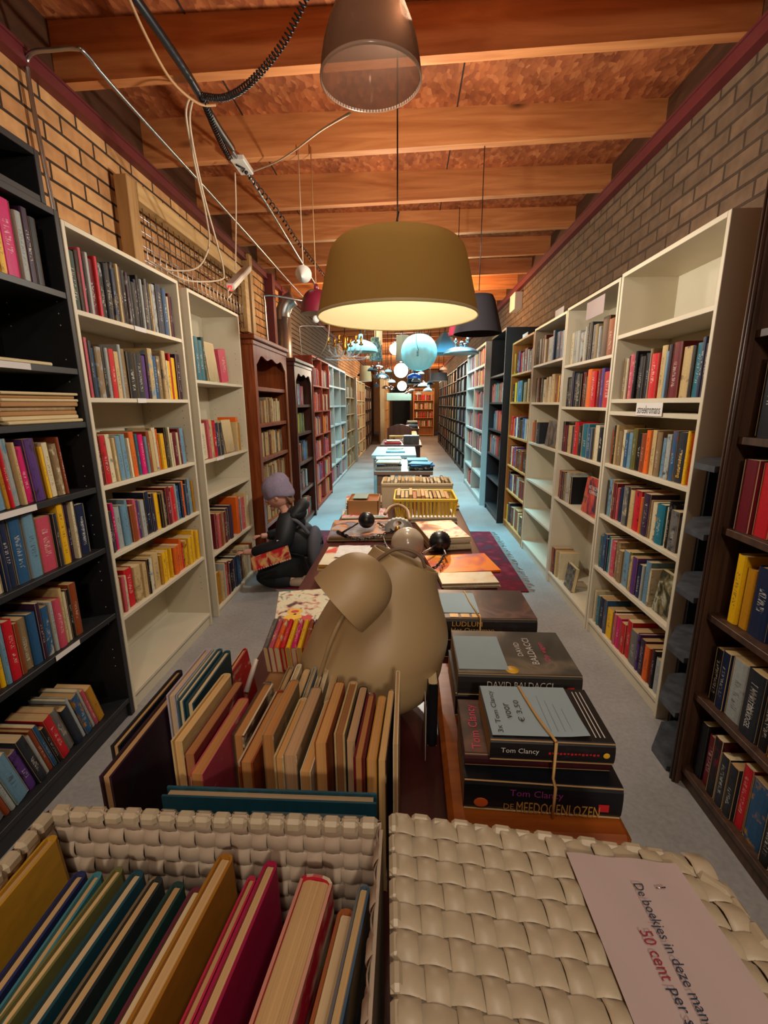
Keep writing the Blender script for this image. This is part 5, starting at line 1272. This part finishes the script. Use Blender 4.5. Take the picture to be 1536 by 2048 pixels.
MB().ball((-.06, 0, .24), .035, 12).build('fabric_bow', darkfab, dk)
dome('magenta_shade', 912, 672, 3.9, .06, .10, plain('magenta_fabric', (170, 24, 70), .7), 'small magenta shade behind the black fabric one', flare=.6)
drum('blue_cone_pendant', 890, 708, 5.8, .24, .04, .24, plain('blue_grey_sailcloth', (70, 110, 130), .8), 'blue grey tapered fabric shade behind the round lantern', n=6, inner=tealf)
dome('silver_dome_pendant', 922, 708, 5.2, .19, .07, steel, 'wide silver dome lamp by the right-hand shelves', cap=chrome)
sb = bpy.data.objects['silver_dome_pendant']
MB().ball((-.06, 0, .13), .022, 12).ball((.07, 0, .14), .03, 12).ball((.04, 0, .09), .022, 12).tube([(-.06, 0, .06), (-.06, 0, .16)], .01, 8).tube([(.06, 0, .06), (.06, 0, .2)], .012, 8).build('chrome_fitting', chrome, sb)
dome('blue_dome_pendant', 829, 757, 8.6, .14, .10, bluepl, 'shiny blue dome lamp under the lantern')
drum('black_drum_pendant', 827, 768, 9.2, .13, .12, .13, darkfab, 'black drum shade beneath the blue dome')
drum('brown_drum_pendant', 731, 763, 7.6, .10, .085, .24, plain('brown_shade_fabric', (150, 108, 66), .8), 'brown drum shade over the left-hand shelves')
drum('brown_drum_pendant', 877, 762, 8.6, .16, .15, .14, plain('grey_gauze', (84, 72, 72), .8), 'grey gauze drum shade right of the blue dome')
dome('orange_dome_pendant', 887, 740, 8.2, .07, .05, plain('orange_glass', (226, 130, 90), .3), 'small orange dome lamp near the right-hand shelves')
for i, (x, y, Y, R, m_, lab) in enumerate(((757, 738, 7.2, .09, chrome, 'small chrome dome left of the lit globes'), (764, 757, 7.8, .12, steel, 'wide grey dome beneath the chrome one'), (776, 744, 8.2, .07, glassm, 'clear glass bell between chrome dome and lit globe'),
        (745, 742, 7.4, .08, darkfab, 'black fan shaped shade beside the brown drum'), (783, 765, 10.2, .09, opal, 'white glass dome by the lowest lit globe'), (824, 782, 11.5, .08, glassm, 'clear glass bell right of the lowest lit globe'),
        (842, 748, 8.0, .06, glassm, 'clear glass bell right of the blue dome'), (850, 772, 10.5, .09, steel, 'grey dome above the far right shelves'), (772, 777, 10.8, .10, chrome, 'chrome dome far down the left side'), (838, 789, 13., .1, opal, 'white glass dome farthest on the right'), (735, 718, 6.6, .06, glassm, 'clear glass bell under the turquoise dome'), (722, 752, 8.6, .07, blackpl, 'small black dome over the cream shelf'))):
    dome('small_dome_pendant', x, y, Y, R, R*.7, m_, lab, 'small lamps hanging in the distance', inner=m_, cap=chrome)
random.seed(17)
for i in range(16):
    x, y = random.choice([(random.uniform(752, 790), random.uniform(742, 785)), (random.uniform(815, 862), random.uniform(762, 788))]); Y = random.uniform(8.5, 14)
    dome('tiny_shade_pendant', x, y, Y, random.uniform(.06, .12), .07, random.choice([chrome, opal, steel, darkfab, glassm]), 'tiny lamp shade in the dense distant cluster over the aisle', 'tiny lamps in the distant cluster', cap=chrome)
tv = thing('flat_box_light', tuple(at(798, 795, Y=15)), 'blue and white hanging box sign at the far end', 'sign'); MB().bbox(-.4, .4, -.1, .1, -.1, .14, .01).build('box', tealf, tv); MB().tube([(-.3, 0, .14), (-.3, 0, .9)], .01, 6).tube([(.3, 0, .14), (.3, 0, .9)], .01, 6).build('hanger', blackpl, tv)
# glass arm chandelier
p = at(690, 690, Y=4.5); gc = pendant('glass_chandelier', tuple(p), 'brass and glass chandelier with curved clear arms left of the mustard shade', ch=.05)
MB().lathe([(.0, -.09), (.012, -.085), (.02, -.05), (.035, -.02), (.02, .02), (.03, .06), (.012, .09), (.0, .1)], 20).build('brass_stem', goldm, gc)
for k in range(6):
    a = k*PI/3+.3; ca, sa = math.cos(a), math.sin(a)
    MB().tube(spline([(0, 0, -.02), (.06*ca, .06*sa, -.10), (.13*ca, .13*sa, -.08), (.155*ca, .155*sa, .0)], 6), .006, 8).build('glass_arm', glassm, gc)
    h = MB().lathe([(.0, 0), (.018, .0), (.024, .014), (.01, .018), (.01, .04), (.014, .06), (.004, .085), (0, .09)], 12, Matrix.Translation((.155*ca, .155*sa, 0))).build('brass_cup', goldm, gc)
    MB().ball((.15*ca, .15*sa, -.055), .014, 10).build('glass_drop', glassm, gc)
MB().tube([(.16*math.cos(i*PI/12)*1.25, .16*math.sin(i*PI/12), -.12+.0) for i in range(25)], .005, 6).build('glass_hoop', glassm, gc)

# ------------------------------------------------------------------ pipes, cables, sockets under the ceiling
def run(name, pts, r, mat, label, cat, n=8, group=None, k=6):
    return tag(MB().tube(spline(pts, k) if k else pts, r, n).build(name, mat), label, cat, group)
run('steel_pipe', [(-1.53, 2.15, 2.02), (-1.53, 2.12, 2.4), (-1.53, 2.11, 2.66), (-1.50, 2.10, 2.72), (-1.40, 2.10, 2.73), (-1.31, 2.10, 2.73), (-1.285, 2.13, 2.725), (-1.29, 2.4, 2.715), (-1.31, 4.0, 2.715), (-1.345, 5.6, 2.715), (-1.36, 7.6, 2.715)], .009, steel, 'galvanised steel pipe running from the left wall along under the joists', 'pipe')
run('steel_pipe', [(-.98, 2.80, 2.74), (-1.0, 3.6, 2.74), (-1.06, 5.0, 2.74), (-1.12, 6.6, 2.74), (-1.16, 8., 2.74)], .009, steel, 'second galvanised pipe starting at the open junction box', 'pipe')
run('steel_pipe', [(-1.535, 5.25, 1.9), (-1.535, 5.2, 2.4), (-1.50, 5.2, 2.5), (-1.2, 5.6, 2.52), (-1.1, 6.3, 2.6)], .01, steel, 'thin pipe rising left of the round duct', 'pipe')
run('steel_pipe', [(-1.535, 6.9, 1.9), (-1.535, 6.8, 2.35), (-1.50, 6.8, 2.44), (-1.2, 7.0, 2.46)], .01, steel, 'thin pipe rising right of the round duct', 'pipe')
run('black_cable', [(-.95, 1.72, 2.72), (-.93, 1.9, 2.71), (-.92, 2.2, 2.70), (-.93, 2.38, 2.70), (-.95, 2.6, 2.71), (-.965, 2.84, 2.73)], .017, blackpl, 'thick black cable bundle leading to the junction box', 'cable')
run('tan_cable', [(-.93, 1.78, 2.70), (-.95, 1.95, 2.66), (-.96, 2.15, 2.64), (-.93, 2.33, 2.66), (-.88, 2.40, 2.69)], .006, cableo, 'tan cable looped beside the thick black bundle', 'cable')
def coil(path, r, turns, wire, mat, label):
    P_ = spline(path, 12); n = turns*10; L = [0]
    for a, b_ in zip(P_, P_[1:]): L.append(L[-1]+(b_-a).length)
    out = []; j = 0
    for i in range(n+1):
        s = L[-1]*i/n
        while j < len(L)-2 and L[j+1] < s: j += 1
        a, b_ = P_[j], P_[j+1]; q = (s-L[j])/max(1e-6, L[j+1]-L[j]); c = a.lerp(b_, q); t = (b_-a).normalized()
        u = t.cross(Vector((0, 0, 1))).normalized(); v = t.cross(u); ph = 2*PI*turns*i/n
        out.append(c+u*(r*math.cos(ph))+v*(r*math.sin(ph)))
    return tag(MB().tube(out, wire, 5).build('coiled_cable', mat), label, 'cable')
coil([at(622, -30, Z=2.72), at(600, 20, Z=2.68), at(560, 95, Z=2.62), at(500, 165, Z=2.58), at(450, 195, Z=2.60), at(405, 192, Z=2.66)], .011, 46, .0035, blackpl, 'black coiled cable sagging in a curve from the ceiling')
coil([at(405, 195, Z=2.68), at(425, 245, Z=2.70), at(445, 290, Z=2.72), at(460, 318, Z=2.72)], .014, 26, .0035, blackpl, 'tight black coil hanging to the junction box')
coil([at(497, 350, Z=2.72), at(560, 430, Z=2.72), at(600, 490, Z=2.70), at(655, 560, Z=2.68)], .012, 30, .004, blackpl, 'loose black coil following the second pipe')
jb = thing('junction_box', tuple(at(484, 330, Z=2.74)), 'open white junction box on the second steel pipe', 'box')
MB().bbox(-.04, .04, -.09, .09, -.015, .015, .004).build('box', whitepl, jb); MB().tube([(-.02, -.05, -.02), (.02, -.02, -.03), (-.01, .03, -.022)], .005, 6).ball((.01, .04, -.022), .012, 8).build('connector', blackpl, jb)
run('white_cable', [tuple(at(700, 226, Y=1.60))]+[at(x, y, Z=z) for x, y, z in ((640, 262, 2.45), (590, 300, 2.62), (550, 325, 2.70), (503, 344, 2.74))], .004, cablew, 'thin white cord from the bell lamp to the junction box', 'cable')
run('tan_cable', [at(382, 190, X=-.97), at(372, 230, X=-1.0), at(390, 330, X=-1.05), at(412, 430, X=-1.12), at(418, 490, X=-1.18), at(395, 535, X=-1.24), at(340, 540, X=-1.32), at(295, 520, X=-1.38)], .005, cablew, 'cream cable hanging down and curving left to the wooden frame', 'cable')
run('tan_cable', [at(388, 192, X=-.97), at(380, 250, X=-1.0), at(405, 380, X=-1.05), at(432, 480, X=-1.10), at(447, 540, X=-1.14), at(440, 560, X=-1.14), at(370, 560, X=-1.22), at(310, 525, X=-1.34)], .005, cablew, 'cream cable hanging to the power strip and back to the wall', 'cable')
run('tan_cable', [at(470, 345, X=-1.0), at(472, 420, X=-1.05), at(471, 540, X=-1.12)], .004, cablew, 'straight cream cable dropping from the junction box', 'cable')
run('tan_cable', [at(648, 600, Y=4.2), at(658, 640, Y=4.3), at(655, 680, Y=4.4), at(640, 710, Y=4.6), at(622, 722, Y=5.0)], .006, cablew, 'cream cable drooping beside the glass chandelier', 'cable')
ps = thing('power_strip', (0, 0, 0), 'white power strip with a glowing red switch hanging by cables', 'power strip'); a0, a1 = at(462, 572, X=-1.13), at(494, 538, X=-1.20)
ex = (a1-a0).normalized(); ey = Vector((0, 0, 1)).cross(ex).normalized(); ez = ex.cross(ey); ps.matrix_basis = frame(a0, ex, ey, ez); Ls = (a1-a0).length
MB().bbox(-.03, Ls+.03, -.028, .028, -.02, .02, .006).build('housing', whitepl, ps); MB().bbox(-.02, .0, -.012, .012, -.024, -.02, .001).bbox(-.034, -.03, -.012, .012, -.01, .01, .001).build('switch', red_led, ps)
MB().tube(spline([(-.03, 0, 0), (-.06, .01, -.02), (-.04, .02, -.06), (.03, .01, -.05)], 5), .005, 6).build('cable_loop', cablew, ps)
# round duct
du = thing('round_duct', (-1.465, 5.68, 0), 'dusty steel ventilation duct rising behind the brown bookcases', 'duct')
MB().tube([(0, 0, 1.2), (0, 0, 2.36)], .085, 28).build('pipe_section', duct_m, du)
MB().tube(spline([(0, 0, 2.33), (.0, .0, 2.42), (.05, .0, 2.52), (.13, 0, 2.57)], 6), .085, 28).build('elbow', duct_m, du)
# lattice frame on top of the left white bookcases
fr_ = thing('lattice_frame', (-1.50, 3.5, 0), 'pale timber frame with wire mesh standing above the left white bookcases', 'frame'); tim = wood('pale_timber', (176, 138, 86), (206, 172, 118), 1, rough=.6)
MB().bbox(-.03, .04, -.88, -.79, 2.015, 2.53, .003).build('post', wood('shaded_timber_grain', (150, 112, 66), (180, 142, 92), 2), fr_); MB().bbox(-.03, .04, .87, .96, 2.015, 2.53, .003).build('post', tim, fr_)
MB().bbox(-.03, .045, -.789, .869, 2.44, 2.53, .003).build('top_rail', tim, fr_)
ms = MB()
for i in range(5): z = 2.09+i*.075; ms.tube([(.0, -.79, z), (.0, .87, z)], .003, 5)
for i in range(24): y = -.76+i*.0705; ms.tube([(.004, y, 2.04), (.004, y, 2.44)], .0025, 5)
ms.build('wire_mesh', steel, fr_)
MB().bbox(-1.54, -1.50, 4.50, 4.54, 1.9, 2.6, .003).bbox(-1.54, -1.50, 4.56, 4.59, 1.9, 2.6, .003).build('narrow_batten', redsteel)
tag(bpy.data.objects['narrow_batten'], 'thin dark battens beside the lattice frame', 'batten')
tag(MB().bbox(-.05, .05, -.14, .14, 0, .2, .005).build('white_wall_box', whitepl, M=Matrix.Translation((1.37, 6.3, 2.5))), 'white box mounted high on the right wall past the black shade', 'box')

# ------------------------------------------------------------------ kneeling child
def skin(name, pts, edges, mat, parent=None, sub=2, root=0):
    me = bpy.data.meshes.new(name); me.from_pydata([p[0] for p in pts], edges, []); o = bpy.data.objects.new(name, me); C.objects.link(o)
    sk = o.modifiers.new('s', 'SKIN'); sk.use_smooth_shade = True; sk.branch_smoothing = .4
    for i, p in enumerate(pts):
        v = me.skin_vertices[0].data[i]; r = p[1]; v.radius = (r, r) if not isinstance(r, tuple) else r; v.use_root = (i == root)
    sb_ = o.modifiers.new('d', 'SUBSURF'); sb_.levels = sub; sb_.render_levels = sub
    dg = bpy.context.evaluated_depsgraph_get(); dg.update(); nm = bpy.data.meshes.new_from_object(o.evaluated_get(dg))
    o.modifiers.clear(); old = o.data; o.data = nm; bpy.data.meshes.remove(old); nm.name = name; nm.materials.clear(); nm.materials.append(mat)
    nm.polygons.foreach_set('use_smooth', [True]*len(nm.polygons))
    if parent: o.parent = parent; o.location = -parent.location
    return o
PX, PY = -.88, 3.32
ps_ = thing('person', (PX, PY, .0), 'child in black coat and lilac beanie kneeling at the lowest shelf', 'person')
hd = Vector((-.985, 3.33, .705))     # head centre
body = [((-.80, 3.36, .20), .105), ((-.82, 3.35, .32), .10), ((-.865, 3.345, .43), .105), ((-.90, 3.34, .52), .085), ((-.93, 3.335, .585), .045), ((-.955, 3.33, .64), .05), ((-.985, 3.33, .705), .088), ((-.99, 3.33, .76), .08),
    ((-.895, 3.235, .525), .055), ((-.895, 3.17, .43), .045), ((-.91, 3.15, .345), .040), ((-1.04, 3.15, .315), .032), ((-1.155, 3.155, .300), .022), ((-1.19, 3.155, .298), .026), ((-1.215, 3.155, .296), .022),
    ((-.91, 3.44, .525), .055), ((-.96, 3.48, .43), .043), ((-1.0, 3.48, .35), .038), ((-1.07, 3.43, .35), .028), ((-1.125, 3.39, .355), .021), ((-1.15, 3.375, .357), .025),
    ((-.84, 3.28, .165), .085), ((-.98, 3.24, .13), .075), ((-1.13, 3.215, .085), .058), ((-1.05, 3.225, .055), .050), ((-.90, 3.215, .052), .04), ((-.82, 3.205, .045), .03),
    ((-.84, 3.42, .165), .085), ((-.99, 3.44, .13), .075), ((-1.13, 3.45, .085), .058), ((-1.05, 3.45, .055), .05), ((-.90, 3.44, .052), .04), ((-.82, 3.44, .045), .03)]
ed = [(0, 1), (1, 2), (2, 3), (3, 4), (4, 5), (5, 6), (6, 7), (3, 8), (8, 9), (9, 10), (10, 11), (11, 12), (12, 13), (13, 14), (3, 15), (15, 16), (16, 17), (17, 18), (18, 19), (19, 20), (0, 21), (21, 22), (22, 23), (23, 24), (24, 25), (25, 26), (0, 27), (27, 28), (28, 29), (29, 30), (30, 31), (31, 32)]
bd = skin('body', body, ed, skinm, ps_)
def grow(idx, add): return [(body[i][0], body[i][1]+add) for i in idx]
jk = grow([0, 1, 2, 3], .055)+[((-.925, 3.337, .565), .07)]+grow([8, 9, 10, 11], .034)+[((-1.15, 3.155, .300), .034)]+grow([15, 16, 17, 18], .022)+[((-1.115, 3.395, .355), .030)]
jo = skin('coat', jk, [(0, 1), (1, 2), (2, 3), (3, 4), (3, 5), (5, 6), (6, 7), (7, 8), (8, 9), (3, 10), (10, 11), (11, 12), (12, 13), (13, 14)], jacket, ps_)
tj = [(body[0][0], .135)]+grow([21, 22, 23, 24], .024)+[((-.86, 3.21, .05), .055)]+grow([27, 28, 29, 30], .024)+[((-.86, 3.44, .05), .055)]
skin('trousers', tj, [(0, 1), (1, 2), (2, 3), (3, 4), (4, 5), (0, 6), (6, 7), (7, 8), (8, 9), (9, 10)], trous, ps_)
for y, s in ((3.205, -1), (3.44, 1)):
    so = skin('shoe', [((-.90, y, .045), .034), ((-.86, y, .045), (.040, .036)), ((-.80, y, .045), (.036, .042)), ((-.765, y, .055), (.03, .04)), ((-.75, y, .10), (.026, .03))], [(0, 1), (1, 2), (2, 3), (3, 4)], shoem, ps_)
# fingers of both hands
def fingers(base, d, up_, s, nm='hand_fingers'):
    d = Vector(d).normalized(); up_ = Vector(up_).normalized(); sd = d.cross(up_); base = Vector(base); pts = []; e = []
    pts.append((tuple(base-d*.012), .013))
    for i, (l, o_) in enumerate(((.040, -1.5), (.046, -.5), (.043, .5), (.034, 1.5))):
        b0 = base+sd*(o_*.0125*s); k = len(pts)
        pts += [(tuple(b0+d*.010), .0075), (tuple(b0+d*(l*.5)-up_*.002), .0068), (tuple(b0+d*(l*.8)-up_*.012), .0062), (tuple(b0+d*(l*.9)-up_*.024), .0056)]; e += [(0, k), (k, k+1), (k+1, k+2), (k+2, k+3)]
    k = len(pts); t0 = base-d*.014; pts += [(tuple(t0-sd*.024*s-up_*.004), .008), (tuple(t0-sd*.034*s+d*.018-up_*.012), .007), (tuple(t0-sd*.032*s+d*.034-up_*.018), .006)]; e += [(0, k), (k, k+1), (k+1, k+2)]
    return skin(nm, pts, e, skinm, ps_, 1)
fingers((-1.225, 3.155, .297), (-1, 0, -.1), (0, .3, 1), 1); fingers((-1.165, 3.368, .357), (-.9, -.4, 0), (0, 0, 1), -1)
# face, facing the shelf and looking down
fd = Vector((-.88, -.05, -.47)).normalized(); fu = Vector((-.46, 0, .88)); fu = (fu-fd*fu.dot(fd)).normalized(); fs_ = fd.cross(fu)
def hp(f, u, s): v = hd+fd*f+fu*u+fs_*s-ps_.location; return tuple(v)
FM = frame(hp(0, -.01, 0), fs_, -fd, fu)
MB().ball((0, 0, 0), .092, 28, (.86, 1.0, 1.12), FM).build('head_shape', skinm, ps_)
MB().tube([hp(.088, .0, 0), hp(.101, -.020, 0), hp(.106, -.034, 0), hp(.092, -.042, 0)], [.007, .010, .013, .008], 10).ball(hp(.084, -.083, 0), .020, 12).build('nose', skinm, ps_)
MB().tube(spline([hp(.083, -.062, -.020), hp(.091, -.060, 0), hp(.083, -.062, .020)], 4), .0042, 8).build('mouth', plain('lip', (176, 90, 86), .5), ps_)
for s in (-1, 1):
    MB().ball(hp(.078, -.008, .032*s), .012, 12).build('eye', plain('eye_white', (220, 214, 205), .3), ps_); MB().ball(hp(.087, -.012, .033*s), .006, 10).build('iris', ink, ps_)
    MB().tube(spline([hp(.083, .012, .018*s), hp(.084, .018, .034*s), hp(.074, .014, .05*s)], 3), .0035, 6).build('eyebrow', hairm, ps_)
    MB().ball((0, 0, 0), .02, 12, (.4, .7, 1.2), frame(hp(-.005, -.022, .080*s), fs_, -fd, fu)).build('ear', skinm, ps_)
ht = MB(); HM = frame(hp(-.014, .012, 0), fs_, -fd, fu)
hpf = spline([(.094, 0, -.012), (.100, 0, .0), (.101, 0, .02), (.097, 0, .05), (.082, 0, .085), (.055, 0, .112), (.022, 0, .126), (.0005, 0, .128)], 4); hv = []
n = 48
for i in range(n):
    a = 2*PI*i/n
    for q in hpf: k = 1+.012*math.sin(a*9+q.z*40); back = max(0, math.sin(a))*.034; hv.append(HM @ Vector((q.x*k*math.cos(a)*.96, (q.x*k)*math.sin(a)*1.08+back*q.z/.1, q.z+(-.06*max(0, math.sin(a))-.012 if q.z < .02 else 0))))
m_ = len(hpf); ht.add(hv, [(i*m_+k, ((i+1) % n)*m_+k, ((i+1) % n)*m_+k+1, i*m_+k+1) for i in range(n) for k in range(m_-1)], True); ht.build('beanie', hatm, ps_)
hr = MB()
for i in range(9):
    s = -.06+i*.015; hr.tube(spline([hp(-.06, -.03, s), hp(-.075, -.07, s*.9), hp(-.075, -.11, s*.8)], 3), .009, 6)
hr.build('hair', hairm, ps_)
hod = MB().tube(spline([(.03, -.10, .545), (.075, -.05, .60), (.085, .03, .615), (.075, .10, .60), (.02, .14, .55)], 5), [.03+.018*math.sin(PI*i/20) for i in range(21)], 14).ball((.05, -.02, .565), .075, 20, (1, 1.3, .75)).build('hood', jacket, ps_)
sm2 = MB(); sm2.tube([(-.03, -.145, .47), (.01, -.135, .50), (.02, -.12, .54)], .013, 8).build('backpack_strap_patch', packm, ps_)
MB().bbox(-.058, -.022, -.222, -.216, .395, .410, .001).build('sleeve_label', paper, ps_)
bp = thing('backpack', (-.70, 3.30, .14), 'grey backpack worn on the back of the kneeling child', 'backpack')
bpm = MB(); bpm.ball((0, 0, .15), .1, 28, (.62, 1.15, 1.75)).build('pack_body', packm, bp); MB().ball((.045, 0, .085), .07, 20, (.5, 1.05, 1.1)).build('front_pocket', packm, bp)
MB().tube(spline([(.055, -.06, .20), (.06, -.02, .24), (.06, .04, .235)], 4), .0035, 6).tube([(.06, -.03, .24), (.065, -.03, .19)], .006, 6).build('zip', blackpl, bp)
MB().tube(spline([(-.03, -.07, .28), (-.10, -.10, .38), (-.19, -.09, .40), (-.235, -.10, .34)], 5), .013, 8).build('shoulder_strap', packm, bp)
rbk = thing('magazine', (0, 0, 0), 'red picture magazine held in the lap of the child', 'magazine'); a0, a1, a2 = at(498, 1117, Y=3.06), at(572, 1092, Y=3.06), at(508, 1143, Y=3.02)
ex = (a1-a0).normalized(); ez = ((a0-a2)-ex*(a0-a2).dot(ex)).normalized(); rbk.matrix_basis = frame(a2, ex, ez.cross(ex), ez); Lw, Lh = (a1-a0).length, (a0-a2).dot(ez)
MB().bbox(0, Lw, -.004, .004, 0, Lh, .001).build('cover', mk_art('red_picture_print', [(176, 28, 40), (190, 32, 44), (214, 170, 110), (150, 24, 36)], 12), rbk)
sp_ = MB()
for i in range(16): sp_.tube([(.008+i*(Lw-.016)/15, -.006, -.003), (.008+i*(Lw-.016)/15, -.006, .008)], .002, 5)
sp_.build('spiral_binding', whitepl, rbk)
